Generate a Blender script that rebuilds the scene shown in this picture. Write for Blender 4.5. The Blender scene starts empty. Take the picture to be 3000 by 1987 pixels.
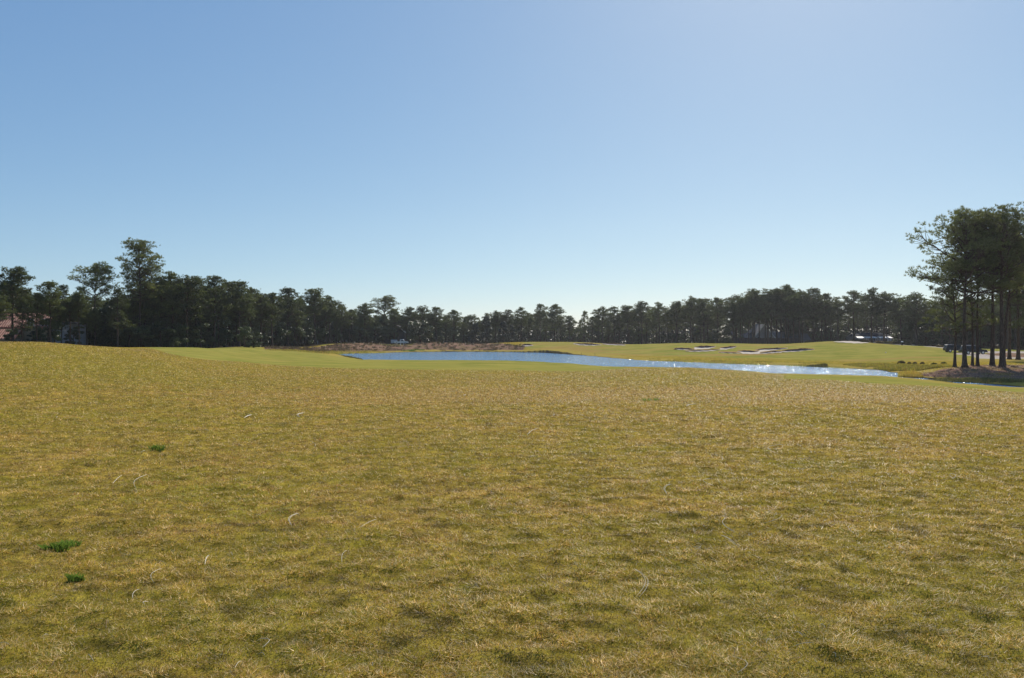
import bpy, bmesh, math, random
import numpy as np
from mathutils import Vector, Matrix

C = bpy.context.scene.collection
F, HOR, CX, EYE, ZW = 2288.0, 985.0, 1500.0, 1.7, -2.6
rnd = random.Random(7)
R = np.random.RandomState(11)

# ------------------------------------------------------------------ noise
def _hash(ix, iy, s):
    h = (ix.astype(np.int64) * 374761393 + iy.astype(np.int64) * 668265263 + s * 974634777) & 0xFFFFFFFF
    h = ((h ^ (h >> 13)) * 1274126177) & 0xFFFFFFFF
    return ((h ^ (h >> 16)) & 0xFFFFFF) / float(0xFFFFFF)
def vnoise(x, y, s=0):
    ix, iy = np.floor(x), np.floor(y)
    fx, fy = x - ix, y - iy
    fx = fx * fx * (3 - 2 * fx); fy = fy * fy * (3 - 2 * fy)
    a = _hash(ix, iy, s); b = _hash(ix + 1, iy, s); c = _hash(ix, iy + 1, s); d = _hash(ix + 1, iy + 1, s)
    return (a + (b - a) * fx) * (1 - fy) + (c + (d - c) * fx) * fy
def fbm(x, y, s=0, o=3):
    t = 0; a = .5
    for k in range(o):
        t = t + a * vnoise(x, y, s + k); x = x * 2.03 + 5.1; y = y * 2.03 + 3.7; a *= .5
    return t / (1 - .5 ** o)

# ------------------------------------------------------------------ terrain
def P(Y, y): return (Y, EYE - (y - HOR) * Y / F)
NEAR = [(1, 0), (8, 0), (12, -.005)]
COLS = {
 0: NEAR + [P(20,1165),P(30,1080),P(40,1030),P(50,1003),(66,1.22),(90,.75),(150,.3),(300,0)],
 130: NEAR + [P(20,1166),P(30,1083),P(40,1031),P(50,1003),(66,1.18),(90,.7),(150,.3),(300,0)],
 250: NEAR + [P(20,1170),P(30,1092),P(42,1036),P(52,1012),(70,.75),(100,.3),(160,.1),(300,-.2)],
 330: NEAR + [P(20,1172),P(30,1096),P(44,1040),P(56,1018),(75,.45),(100,.1),(160,-.4),(300,-1)],
 450: NEAR + [P(20,1174),P(30,1104),P(46,1052),P(62,1034),P(80,1026),P(105,1016.5),(150,-.7),(300,-2)],
 600: NEAR + [P(20,1178),P(35,1106),P(50,1074),P(70,1053),P(90,1034),P(112,1017),(150,-.8),(300,-2)],
 700: NEAR + [P(20,1181),P(35,1113),P(52,1080),P(72,1060),P(95,1045),P(125,1028),P(150,1016),P(170,1013),(200,-1),(300,-2)],
 800: NEAR + [P(20,1183),P(35,1118),P(55,1086),P(75,1067),P(100,1052),P(130,1038),P(152,1031),P(175,1020),P(195,1011.5),P(205,1010),(230,-.9),(400,-2)],
 950: NEAR + [P(20,1186),P(40,1113),P(60,1084),P(80,1068),P(110,1055),P(140,1045),P(165,1039),P(187,1036),P(198,1028),P(212,1012),P(225,1003),(260,-.35),(400,-2)],
 1060: NEAR + [P(20,1187),P(40,1115),P(60,1085),P(80,1071),P(110,1061),P(136,1056.5),(160,-2.7),P(193,1036),P(205,1026),P(222,1009),P(235,1004),(270,-.6),(400,-2)],
 1130: NEAR + [P(20,1187),P(40,1116),P(60,1086),P(80,1072),P(110,1062),P(136,1057),(160,-2.7),P(202,1034),P(214,1025),P(230,1012),P(245,1010.5),(300,-1.6),(400,-2)],
 1280: NEAR + [P(20,1187),P(40,1116),P(60,1087),P(80,1073),P(110,1063),P(135,1058),(170,-2.7),P(213,1031.5),P(225,1018),P(240,1004),P(255,1003),(300,-1.0),(400,-2)],
 1400: NEAR + [P(20,1187),P(40,1117),P(60,1088),P(80,1075),P(110,1064),P(133,1058),(170,-2.7),P(213,1031),P(226,1020),P(242,1010),P(256,1008),(300,-1.4),(400,-2)],
 1500: NEAR + [P(20,1187),P(40,1118),P(60,1089),P(80,1076),P(110,1066),P(130,1061),(170,-2.7),P(209,1032),P(222,1020),P(240,1008),P(255,1002),(300,-.65),(400,-2)],
 1700: NEAR + [P(20,1185),P(40,1120),P(60,1095),P(80,1082),P(100,1074),P(116,1069.5),(140,-2.7),P(176,1041),P(190,1028),P(210,1012),P(235,1004),P(255,1002),(300,-.9),(400,-2)],
 1850: NEAR + [P(20,1183),P(35,1128),P(48,1101),P(60,1087),P(72,1080),(85,-1.95),(101,-2.55),(140,-2.7),P(153,1051),P(168,1042),P(190,1024),P(210,1012),P(230,1009),(260,-1.3),(400,-2)],
 2000: NEAR + [P(20,1182),P(33,1128),P(45,1093),P(56,1075),(68,-1.25),(80,-2.05),(98,-2.55),(120,-2.7),P(131,1060),P(145,1051),P(165,1035),P(185,1020),P(205,1009),P(225,1004),(260,-.9),(400,-2)],
 2140: NEAR + [P(20,1181),P(34,1130),P(47,1100),P(58,1084),(70,-1.5),(80,-2.1),(96,-2.55),(112,-2.7),P(123,1065),P(140,1052),P(158,1038),P(178,1020),P(198,1009),P(215,1006),(260,-1.1),(400,-2)],
 2300: NEAR + [P(20,1180),P(35,1135),P(50,1113),P(65,1103.5),P(78,1100.5),P(86,1099.5),(100,-2.7),P(115,1071),P(130,1059),P(148,1042),P(168,1025),P(190,1012),P(210,1008),(240,-.75),(400,-2)],
 2450: NEAR + [P(20,1178),P(35,1140),P(50,1120),P(65,1110),P(82,1103),(95,-2.7),P(107,1077),P(120,1064),P(140,1043),P(165,1020),P(190,1004),P(208,997.5),(240,0.1),(400,-1.5)],
 2560: NEAR + [P(20,1178),P(35,1141),P(50,1123),P(65,1113),P(80,1106),(92,-2.7),P(102,1082),P(115,1066),P(138,1043),P(165,1022),P(190,1008),P(208,1003),(240,-.4),(400,-1.5)],
 2670: NEAR + [P(20,1178),P(35,1143),P(50,1128),P(65,1118),P(77,1110.5),P(83,1103),P(92,1092),P(103,1072),P(120,1052),P(150,1029),P(180,1014),(210,-.85),(400,-2)],
 2740: NEAR + [P(20,1179),P(35,1147),P(50,1132),P(72,1118),P(78,1110),P(84,1094),P(91,1078),P(102,1069),P(120,1052),P(145,1032),P(175,1017),(210,-1.0),(400,-2)],
 2820: NEAR + [P(20,1180),P(35,1151),P(50,1138),P(68,1127.5),P(75,1115),P(82,1093),P(89,1074),P(98,1069),P(120,1053),P(145,1036),P(160,1027),P(180,1020),(210,-1.3),(400,-2)],
 3000: NEAR + [P(20,1183),P(35,1165),P(50,1153),P(62,1142),P(71,1124),P(80,1096),P(89,1074),P(98,1067),P(120,1052),P(150,1034),P(180,1023),(210,-1.5),(400,-2)],
}
pxk = sorted(COLS)
LG = np.linspace(0, math.log(4000), 1100)
PXG = np.arange(-900, 3901, 10.0)
_colz = np.array([np.interp(LG, np.log([a for a, b in COLS[k]]), [b for a, b in COLS[k]]) for k in pxk])
ZG = np.empty((len(PXG), len(LG)))
for j in range(len(LG)):
    ZG[:, j] = np.interp(PXG, pxk, _colz[:, j])
def _blur(A, axis, s):
    n = int(s * 3); k = np.exp(-.5 * (np.arange(-n, n + 1) / s) ** 2); k /= k.sum()
    B = np.pad(A, [(n, n) if a == axis else (0, 0) for a in (0, 1)], mode='edge')
    out = 0
    for i, w in enumerate(k):
        out = out + w * (B[i:i + A.shape[0], :] if axis == 0 else B[:, i:i + A.shape[1]])
    return out
ZG = _blur(_blur(ZG, 0, 3.0), 1, 3.0)

def pol(X, Y):
    phi = np.arctan2(X, Y); pc = np.clip(phi, -.80, .80)
    r = np.hypot(X, Y)
    return CX + F * np.tan(pc), r * np.cos(pc), phi
def table(px, D):
    i = np.clip((px + 900) / 10.0, 0, len(PXG) - 1.001); j = np.clip(np.log(np.maximum(D, 1)) / LG[-1] * (len(LG) - 1), 0, len(LG) - 1.001)
    i0 = i.astype(int); j0 = j.astype(int); a = i - i0; b = j - j0
    return (ZG[i0, j0] * (1 - a) + ZG[i0 + 1, j0] * a) * (1 - b) + (ZG[i0, j0 + 1] * (1 - a) + ZG[i0 + 1, j0 + 1] * a) * b

def lk(px, y): Y = (EYE - ZW) * F / (y - HOR); return ((px - CX) / F * Y, Y)
LAKE_N = [(985,1037.6),(1010,1044),(1040,1051),(1056,1055.5),(1080,1056.6),(1350,1058),(1500,1060.5),(1600,1063),(1700,1069),(1800,1077),(1900,1079.5),(2050,1082),(2200,1089),(2300,1099),(2450,1103),(2600,1107),(2680,1111),(2750,1118.5),(2850,1131),(3000,1141),(3400,1152)]
LAKE_F = [(3400,1145),(3000,1134),(2900,1126),(2800,1117.5),(2740,1112),(2690,1107),(2645,1104),(2632,1093),(2600,1087),(2550,1083),(2480,1079),(2400,1075),(2300,1070.5),(2200,1068),(2100,1064.5),(2000,1060.5),(1900,1057),(1800,1050),(1700,1041),(1600,1034),(1500,1032),(1400,1031),(1300,1031),(1200,1032),(1100,1035),(1030,1036.3)]
LAKE = np.array([lk(*p) for p in LAKE_N + LAKE_F])
def inside(poly, x, y):
    c = np.zeros(x.shape, bool); n = len(poly)
    for i in range(n):
        x1, y1 = poly[i]; x2, y2 = poly[(i + 1) % n]
        if y1 == y2: continue
        m = ((y1 > y) != (y2 > y)) & (x < (x2 - x1) * (y - y1) / (y2 - y1) + x1)
        c ^= m
    return c
def sdist(poly, x, y):
    d = np.full(x.shape, 1e9); n = len(poly)
    for i in range(n):
        ax, ay = poly[i]; bx, by = poly[(i + 1) % n]
        ex, ey = bx - ax, by - ay; l2 = ex * ex + ey * ey + 1e-9
        t = np.clip(((x - ax) * ex + (y - ay) * ey) / l2, 0, 1)
        d = np.minimum(d, np.hypot(x - ax - t * ex, y - ay - t * ey))
    return np.where(inside(poly, x, y), -d, d)

def H(X, Y, fine=False, want=False):
    X = np.atleast_1d(np.asarray(X, float)); Y = np.atleast_1d(np.asarray(Y, float))
    px, D, phi = pol(X, Y)
    z = table(px, D)
    z = z * np.clip(2.4 - np.abs(phi), 0, 1)
    d = np.full(X.shape, 50.0)
    m = (D > 40) & (D < 260) & (np.abs(phi) < 1.0)
    if m.any():
        d[m] = sdist(LAKE, X[m] + 1.2 * (vnoise(X[m] / 3, Y[m] / 3, 5) - .5), Y[m] + 1.2 * (vnoise(X[m] / 3, Y[m] / 3, 6) - .5))
    z = np.where(d < 0, ZW - np.minimum(1.2, -d * .25), np.maximum(z, ZW + np.minimum(.25, d * .12)))
    if fine:
        near = np.clip(1 - D / 60, 0, 1) * np.clip((.88 - np.abs(phi)) / .08, 0, 1)
        z = z + near * (.05 * (fbm(X / .9, Y / .6, 21, 3) - .5) + .06 * (fbm(X / .17, Y / .14, 31, 2) - .5))
        z = z + np.clip(D / 40, 0, 1) * .12 * (fbm(X / 9, Y / 9, 41, 2) - .5) * (d > 1) + np.clip(D / 60 - 1, 0, 1) * .16 * (fbm(X / 5, Y / 4, 43, 3) - .5) * np.clip(d / 4 - .3, 0, 1)
    return (z, d) if want else z
def Hs(X, Y): return float(H(X, Y)[0])
def cast(px, y):
    D = np.exp(np.linspace(math.log(3), math.log(400), 1500)); X = (px - CX) / F * D
    z = np.maximum(H(X, D), ZW); ys = HOR + (EYE - z) * F / D
    k = np.nonzero(ys <= y)[0]
    return float(D[k[0]]) if len(k) else 300.0
def at(px, Y, dz=0):
    X = (px - CX) / F * Y
    return Vector((X, Y, Hs(X, Y) + dz))
def ztop(Y, y): return EYE + (HOR - y) * Y / F

# ------------------------------------------------------------------ helpers
def tag(o, label=None, cat=None, group=None, kind=None):
    if label: o['label'] = label
    if cat: o['category'] = cat
    if group: o['group'] = group
    if kind: o['kind'] = kind
    return o
def meshobj(name, verts, faces, mat=None, parent=None, smooth=False, uniform=0):
    me = bpy.data.meshes.new(name)
    v = np.asarray(verts, np.float32)
    if uniform:
        f = np.asarray(faces, np.int32).reshape(-1, uniform)
        me.vertices.add(len(v)); me.vertices.foreach_set('co', v.ravel())
        me.loops.add(f.size); me.loops.foreach_set('vertex_index', f.ravel())
        me.polygons.add(len(f)); me.polygons.foreach_set('loop_start', np.arange(0, f.size, uniform, dtype=np.int32))
        me.polygons.foreach_set('loop_total', np.full(len(f), uniform, np.int32))
        me.update(calc_edges=True)
    else:
        me.from_pydata([tuple(map(float, p)) for p in v], [], [tuple(int(i) for i in f) for f in faces]); me.update()
    if smooth: me.polygons.foreach_set('use_smooth', np.ones(len(me.polygons), bool))
    if mat: me.materials.append(mat)
    o = bpy.data.objects.new(name, me); C.objects.link(o)
    if parent: o.parent = parent
    return o
def empty(name, loc, rz=0):
    o = bpy.data.objects.new(name, None); C.objects.link(o); o.location = loc; o.rotation_euler = (0, 0, rz); o.empty_display_size = .3
    return o
class MB:
    def __init__(s): s.v = []; s.f = []
    def add(s, v, f):
        n = len(s.v); s.v += [tuple(p) for p in v]; s.f += [tuple(i + n for i in q) for q in f]
    def box(s, x0, x1, y0, y1, z0, z1):
        s.add([(x0,y0,z0),(x1,y0,z0),(x1,y1,z0),(x0,y1,z0),(x0,y0,z1),(x1,y0,z1),(x1,y1,z1),(x0,y1,z1)],
              [(0,3,2,1),(4,5,6,7),(0,1,5,4),(1,2,6,5),(2,3,7,6),(3,0,4,7)])
    def tube(s, pts, rad, n=6, cap=True):
        b = len(s.v)
        for i, p in enumerate(pts):
            p = np.array(p, float); q = np.array(pts[min(i + 1, len(pts) - 1)], float) - np.array(pts[max(i - 1, 0)], float)
            q /= (np.linalg.norm(q) + 1e-9)
            a = np.cross(q, (0, 0, 1)) if abs(q[2]) < .9 else np.cross(q, (1, 0, 0))
            a /= np.linalg.norm(a); c = np.cross(q, a)
            for k in range(n):
                t = 2 * math.pi * k / n
                s.v.append(tuple(p + rad[i] * (math.cos(t) * a + math.sin(t) * c)))
        for i in range(len(pts) - 1):
            for k in range(n):
                k2 = (k + 1) % n
                s.f.append((b + i * n + k, b + i * n + k2, b + (i + 1) * n + k2, b + (i + 1) * n + k))
        if cap:
            s.f.append(tuple(b + k for k in range(n))[::-1]); s.f.append(tuple(b + (len(pts) - 1) * n + k for k in range(n)))
    def prism(s, prof, y0, y1):   # profile in x,z extruded in y
        n = len(prof)
        s.add([(x, y0, z) for x, z in prof] + [(x, y1, z) for x, z in prof],
              [tuple(range(n)), tuple(range(2 * n - 1, n - 1, -1))] + [(i, i + n, (i + 1) % n + n, (i + 1) % n) for i in range(n)])
    def build(s, name, mat, parent=None, smooth=False, bevel=0):
        o = meshobj(name, s.v, s.f, mat, parent, smooth)
        bm = bmesh.new(); bm.from_mesh(o.data); bmesh.ops.recalc_face_normals(bm, faces=bm.faces)
        if bevel: bmesh.ops.bevel(bm, geom=[e for e in bm.edges if len(e.link_faces) == 2 and e.calc_face_angle(0) > .5], offset=bevel, segments=2, affect='EDGES')
        bm.to_mesh(o.data); bm.free()
        return o

# ------------------------------------------------------------------ materials
def newmat(name):
    m = bpy.data.materials.new(name); m.use_nodes = True; nt = m.node_tree; nt.nodes.clear()
    out = nt.nodes.new('ShaderNodeOutputMaterial'); b = nt.nodes.new('ShaderNodeBsdfPrincipled')
    nt.links.new(b.outputs[0], out.inputs[0]); return m, nt, b, out
def N(nt, t, **k):
    n = nt.nodes.new(t)
    for a, v in k.items(): setattr(n, a, v)
    return n
def noise(nt, vec, scale, detail=4, rough=.6):
    n = N(nt, 'ShaderNodeTexNoise'); n.inputs['Scale'].default_value = scale; n.inputs['Detail'].default_value = detail; n.inputs['Roughness'].default_value = rough
    if vec is not None: nt.links.new(vec, n.inputs['Vector'])
    return n.outputs['Fac']
def ramp(nt, fac, stops):
    r = N(nt, 'ShaderNodeValToRGB'); e = r.color_ramp.elements
    while len(e) < len(stops): e.new(.5)
    for i, (p, c) in enumerate(stops): e[i].position = p; e[i].color = (*c, 1)
    nt.links.new(fac, r.inputs[0]); return r.outputs[0]
def mix(nt, fac, a, b, mode='MIX'):
    m = N(nt, 'ShaderNodeMix', data_type='RGBA', blend_type=mode)
    for s, v in ((m.inputs[0], fac), (m.inputs[6], a), (m.inputs[7], b)):
        if hasattr(v, 'is_linked'): nt.links.new(v, s)
        elif isinstance(v, (int, float)): s.default_value = v
        else: s.default_value = (*v, 1)
    return m.outputs[2]
def mathn(nt, op, a, b=0.0, c=None):
    m = N(nt, 'ShaderNodeMath', operation=op)
    for i, v in enumerate((a, b) if c is None else (a, b, c)):
        if hasattr(v, 'is_linked'): nt.links.new(v, m.inputs[i])
        else: m.inputs[i].default_value = v
    return m.outputs[0]
def simple(name, col, rough=.6, var=.15, scale=6, metal=0, spec=.5, bump=0):
    m, nt, b, out = newmat(name)
    tc = N(nt, 'ShaderNodeTexCoord').outputs['Object']
    f = noise(nt, tc, scale)
    c = ramp(nt, f, [(.25, tuple(x * (1 - var) for x in col)), (.75, tuple(min(1, x * (1 + var)) for x in col))])
    nt.links.new(c, b.inputs['Base Color']); b.inputs['Roughness'].default_value = rough; b.inputs['Metallic'].default_value = metal
    b.inputs['Specular IOR Level'].default_value = spec
    if bump:
        bp = N(nt, 'ShaderNodeBump'); bp.inputs['Strength'].default_value = bump; bp.inputs['Distance'].default_value = .05
        nt.links.new(noise(nt, tc, scale * 3), bp.inputs['Height']); nt.links.new(bp.outputs[0], b.inputs['Normal'])
    return m

def ground_material():
    m, nt, b, out = newmat('golf_course_ground')
    pos = N(nt, 'ShaderNodeNewGeometry').outputs['Position']
    at_ = N(nt, 'ShaderNodeAttribute', attribute_name='zone'); sep = N(nt, 'ShaderNodeSeparateColor'); nt.links.new(at_.outputs['Color'], sep.inputs[0])
    at2 = N(nt, 'ShaderNodeAttribute', attribute_name='zone2'); sep2 = N(nt, 'ShaderNodeSeparateColor'); nt.links.new(at2.outputs['Color'], sep2.inputs[0])
    big = noise(nt, pos, .09, 3); mid = noise(nt, pos, 1.1, 4, .65); fin = noise(nt, pos, 9, 5, .7); vf = noise(nt, pos, 60, 4, .75)
    mp = N(nt, 'ShaderNodeMapping'); mp.inputs['Scale'].default_value = (1.3, 3.2, 1); nt.links.new(pos, mp.inputs[0]); strk = noise(nt, mp.outputs[0], 1.2, 5, .65)
    straw = mix(nt, ramp(nt, vf, [(.35, (0, 0, 0)), (.62, (1, 1, 1))]), (.29, .18, .030), (.60, .40, .085))
    green = mix(nt, fin, (.15, .125, .014), (.33, .255, .034))
    rough = mix(nt, ramp(nt, mid, [(.38, (0, 0, 0)), (.64, (1, 1, 1))]), green, straw)
    rough = mix(nt, mathn(nt, 'MULTIPLY', ramp(nt, strk, [(.40, (1, 1, 1)), (.52, (0, 0, 0))]), .38), rough, (.13, .09, .025))
    rough = mix(nt, mathn(nt, 'MULTIPLY', ramp(nt, big, [(.35, (1, 1, 1)), (.6, (0, 0, 0))]), .45), rough, (.33, .265, .032))
    # fairway: smoother and greener, faint mowing tone
    fw = mix(nt, ramp(nt, noise(nt, pos, .22, 5, .7), [(.36, (0, 0, 0)), (.64, (1, 1, 1))]), (.175, .195, .034), (.315, .285, .064))
    mp2 = N(nt, 'ShaderNodeMapping'); mp2.inputs['Scale'].default_value = (.12, .5, 1); nt.links.new(pos, mp2.inputs[0]); sw = noise(nt, mp2.outputs[0], 1, 4)
    fw = mix(nt, mathn(nt, 'MULTIPLY', ramp(nt, sw, [(.45, (0, 0, 0)), (.62, (1, 1, 1))]), .5), fw, (.41, .31, .085))
    T = at_.outputs['Alpha']
    rough = mix(nt, ramp(nt, T, [(.30, (.62, .62, .62)), (.62, (0, 0, 0))]), rough, mix(nt, vf, (.17, .15, .018), (.34, .285, .045)))
    rough = mix(nt, ramp(nt, T, [(.55, (0, 0, 0)), (.95, (.7, .7, .7))]), rough, mix(nt, vf, (.33, .215, .06), (.58, .39, .13)))
    fw = mix(nt, ramp(nt, T, [(.50, (0, 0, 0)), (.95, (.8, .8, .8))]), fw, (.36, .235, .075))
    ho = N(nt, 'ShaderNodeAttribute', attribute_name='hollow_shade'); sh = N(nt, 'ShaderNodeSeparateColor'); nt.links.new(ho.outputs['Color'], sh.inputs[0])
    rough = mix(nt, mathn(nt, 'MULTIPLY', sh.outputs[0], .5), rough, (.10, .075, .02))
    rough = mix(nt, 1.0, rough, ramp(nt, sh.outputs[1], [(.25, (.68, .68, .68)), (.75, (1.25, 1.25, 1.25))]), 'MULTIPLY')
    c = mix(nt, sep.outputs[0], rough, fw)
    ps = mix(nt, mid, (.18, .10, .065), (.43, .275, .20))
    ps = mix(nt, mathn(nt, 'MULTIPLY', ramp(nt, fin, [(.42, (1, 1, 1)), (.55, (0, 0, 0))]), .6), ps, (.07, .035, .025))
    ps = mix(nt, mathn(nt, 'MULTIPLY', ramp(nt, noise(nt, pos, .35, 4, .65), [(.50, (0, 0, 0)), (.60, (1, 1, 1))]), .6), ps, (.16, .14, .045))
    c = mix(nt, sep.outputs[1], c, ps)
    c = mix(nt, sep.outputs[2], c, mix(nt, mid, (.38, .32, .26), (.52, .45, .38)))
    c = mix(nt, sep2.outputs[0], c, mix(nt, fin, (.018, .014, .010), (.055, .042, .025)))     # forest floor litter, shade of the wood put into its dark colour
    c = mix(nt, sep2.outputs[1], c, mix(nt, mid, (.28, .21, .05), (.44, .34, .08)))           # rank grass by the shore
    c = mix(nt, sep2.outputs[2], c, (.06, .05, .035))                                         # wet mud
    nt.links.new(c, b.inputs['Base Color']); b.inputs['Roughness'].default_value = 1; b.inputs['Specular IOR Level'].default_value = .0
    hh = mathn(nt, 'ADD', mathn(nt, 'MULTIPLY', fin, .6), mathn(nt, 'ADD', mathn(nt, 'MULTIPLY', vf, .25), strk))
    bp = N(nt, 'ShaderNodeBump'); bp.inputs['Distance'].default_value = .05
    nt.links.new(mathn(nt, 'MULTIPLY_ADD', sep.outputs[0], -.62, .72), bp.inputs['Strength'])
    nt.links.new(hh, bp.inputs['Height']); nt.links.new(bp.outputs[0], b.inputs['Normal'])
    return m

def foliage(name, dark, light, trans=.25, rough=.45, spec=.4):
    m, nt, b, out = newmat(name)
    oi = N(nt, 'ShaderNodeObjectInfo'); tc = N(nt, 'ShaderNodeTexCoord').outputs['Object']
    f = noise(nt, tc, .55, 4, .7)
    f = mathn(nt, 'ADD', mathn(nt, 'MULTIPLY', f, .8), mathn(nt, 'MULTIPLY', mathn(nt, 'SUBTRACT', oi.outputs['Random'], .25), .34))
    c = ramp(nt, f, [(.35, dark), (.68, light)])
    nt.links.new(c, b.inputs['Base Color']); b.inputs['Roughness'].default_value = rough; b.inputs['Specular IOR Level'].default_value = spec
    tr = N(nt, 'ShaderNodeBsdfTranslucent'); nt.links.new(mix(nt, .5, c, (light[0] * 1.5, light[1] * 1.6, light[2])), tr.inputs[0])
    ms = N(nt, 'ShaderNodeMixShader'); ms.inputs[0].default_value = trans
    nt.links.new(b.outputs[0], ms.inputs[1]); nt.links.new(tr.outputs[0], ms.inputs[2]); nt.links.new(ms.outputs[0], out.inputs[0])
    return m
def blade_mat(name, trans=.35):
    m, nt, b, out = newmat(name)
    a = N(nt, 'ShaderNodeAttribute', attribute_name='tint').outputs['Color']
    nt.links.new(a, b.inputs['Base Color']); b.inputs['Roughness'].default_value = .55; b.inputs['Specular IOR Level'].default_value = .35
    tr = N(nt, 'ShaderNodeBsdfTranslucent'); nt.links.new(a, tr.inputs[0])
    ms = N(nt, 'ShaderNodeMixShader'); ms.inputs[0].default_value = trans
    nt.links.new(b.outputs[0], ms.inputs[1]); nt.links.new(tr.outputs[0], ms.inputs[2]); nt.links.new(ms.outputs[0], out.inputs[0])
    return m
def water_material():
    m, nt, b, out = newmat('lake_water')
    pos = N(nt, 'ShaderNodeNewGeometry').outputs['Position']
    mp = N(nt, 'ShaderNodeMapping'); mp.inputs['Rotation'].default_value = (0, 0, .35); mp.inputs['Scale'].default_value = (1, 1.5, 1); nt.links.new(pos, mp.inputs[0])
    def nz(scale, det, k, off):
        n = N(nt, 'ShaderNodeTexNoise'); n.inputs['Scale'].default_value = scale; n.inputs['Detail'].default_value = det; n.inputs['Roughness'].default_value = .6
        ad = N(nt, 'ShaderNodeVectorMath', operation='ADD'); ad.inputs[1].default_value = (off, off * 2, 0); nt.links.new(mp.outputs[0], ad.inputs[0]); nt.links.new(ad.outputs[0], n.inputs['Vector'])
        m_ = N(nt, 'ShaderNodeVectorMath', operation='MULTIPLY_ADD'); nt.links.new(n.outputs['Color'], m_.inputs[0]); m_.inputs[1].default_value = (k, k, 0); m_.inputs[2].default_value = (-k / 2, -k / 2, 0)
        return m_.outputs[0]
    ad = N(nt, 'ShaderNodeVectorMath', operation='ADD'); nt.links.new(nz(3.2, 2, 1.15, 0), ad.inputs[0]); nt.links.new(nz(11, 2, 1.5, 31), ad.inputs[1])
    a2 = N(nt, 'ShaderNodeVectorMath', operation='ADD'); nt.links.new(ad.outputs[0], a2.inputs[0]); a2.inputs[1].default_value = (0, 0, 1)
    nm = N(nt, 'ShaderNodeVectorMath', operation='NORMALIZE'); nt.links.new(a2.outputs[0], nm.inputs[0]); nt.links.new(nm.outputs[0], b.inputs['Normal'])
    b.inputs['Base Color'].default_value = (.17, .35, .54, 1); b.inputs['Roughness'].default_value = .10; b.inputs['IOR'].default_value = 1.33
    b.inputs['Specular IOR Level'].default_value = .5
    return m
def bark_material():
    m, nt, b, out = newmat('pine_bark')
    tc = N(nt, 'ShaderNodeTexCoord').outputs['Object']
    mp = N(nt, 'ShaderNodeMapping'); mp.inputs['Scale'].default_value = (6, 6, 1.2); nt.links.new(tc, mp.inputs[0])
    f = noise(nt, mp.outputs[0], 1.6, 5, .7)
    nt.links.new(ramp(nt, f, [(.35, (.035, .024, .018)), (.6, (.12, .08, .058)), (.75, (.21, .16, .12))]), b.inputs['Base Color'])
    b.inputs['Roughness'].default_value = .9; b.inputs['Specular IOR Level'].default_value = .2
    bp = N(nt, 'ShaderNodeBump'); bp.inputs['Strength'].default_value = .8; bp.inputs['Distance'].default_value = .05; nt.links.new(f, bp.inputs['Height']); nt.links.new(bp.outputs[0], b.inputs['Normal'])
    return m
M_GROUND = ground_material(); M_WATER = water_material(); M_BARK = bark_material()
M_PINE = foliage('pine_needles', (.032, .044, .015), (.145, .165, .050), .32)
M_PINEN = foliage('sunny_pine_needles', (.048, .058, .018), (.20, .21, .065), .42)  # paler needles: sun tint and lens-flare veil put into the colour
M_LEAF = foliage('evergreen_leaves', (.028, .040, .016), (.120, .145, .052), .25, .35, .5)
M_DARK = foliage('cedar_foliage', (.022, .026, .018), (.055, .065, .036), .12)
M_SCRUB = foliage('scrub_leaves', (.05, .06, .015), (.14, .15, .04), .3)
M_BUSH = foliage('brown_bush', (.08, .06, .028), (.22, .16, .075), .35)
M_BLADE = blade_mat('grass_blades')
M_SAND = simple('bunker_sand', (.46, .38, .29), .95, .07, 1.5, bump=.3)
M_SHADE = simple('shaded_bunker_face', (.15, .135, .135), .95, .25, 3)  # face is sand too, its shade put into a darker colour
M_LIP = simple('brown_turf_lip', (.19, .095, .05), .95, .3, 2.5)
M_TURFL = simple('bunker_shoulder_turf', (.33, .225, .085), 1, .25, .7, spec=0)
M_WHITE = simple('white_paint', (.80, .80, .78), .35, .03)
M_WALLW = simple('white_stucco', (.40, .40, .44), .8, .05, 2)  # white walls, their shade put into a greyer colour
M_WALLT = simple('tan_stucco', (.42, .32, .20), .85, .08, 2)
M_GLASS = simple('dark_glass', (.02, .024, .03), .25, .1, spec=.25)
M_BLACK = simple('black_car_paint', (.012, .012, .015), .35, .1, spec=.35)
M_TYRE = simple('tyre_rubber', (.02, .02, .02), .85, .2)
M_CHROME = simple('alloy_metal', (.6, .6, .62), .3, .05, metal=1)
M_SLATE = simple('slate_shingle', (.13, .13, .155), .75, .2, 3)
M_SILVER = simple('trailer_silver', (.45, .47, .52), .4, .06, 2)
M_DRY = simple('dry_needle', (.72, .64, .50), .5, .1, 20)
M_DRYR = simple('brown_twig', (.26, .15, .08), .8, .2, 20)
M_WEED = foliage('bright_weed', (.09, .15, .02), (.17, .24, .05), .40)

def tile_mat():
    m, nt, b, out = newmat('clay_roof_tile')
    tc = N(nt, 'ShaderNodeTexCoord').outputs['Object']; f = noise(nt, tc, 1.8, 4, .7)
    nt.links.new(ramp(nt, f, [(.3, (.20, .075, .045)), (.55, (.42, .18, .11)), (.8, (.62, .42, .32))]), b.inputs['Base Color']); b.inputs['Roughness'].default_value = .7
    return m
M_TILE = tile_mat()
def fence_mat():
    m, nt, b, out = newmat('weathered_boards')
    tc = N(nt, 'ShaderNodeTexCoord').outputs['Object']
    mp = N(nt, 'ShaderNodeMapping'); mp.inputs['Scale'].default_value = (5, 1, .3); nt.links.new(tc, mp.inputs[0]); f = noise(nt, mp.outputs[0], 1, 3)
    nt.links.new(ramp(nt, f, [(.3, (.05, .032, .028)), (.7, (.16, .10, .09))]), b.inputs['Base Color']); b.inputs['Roughness'].default_value = .85
    return m
M_FENCE = fence_mat()

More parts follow.
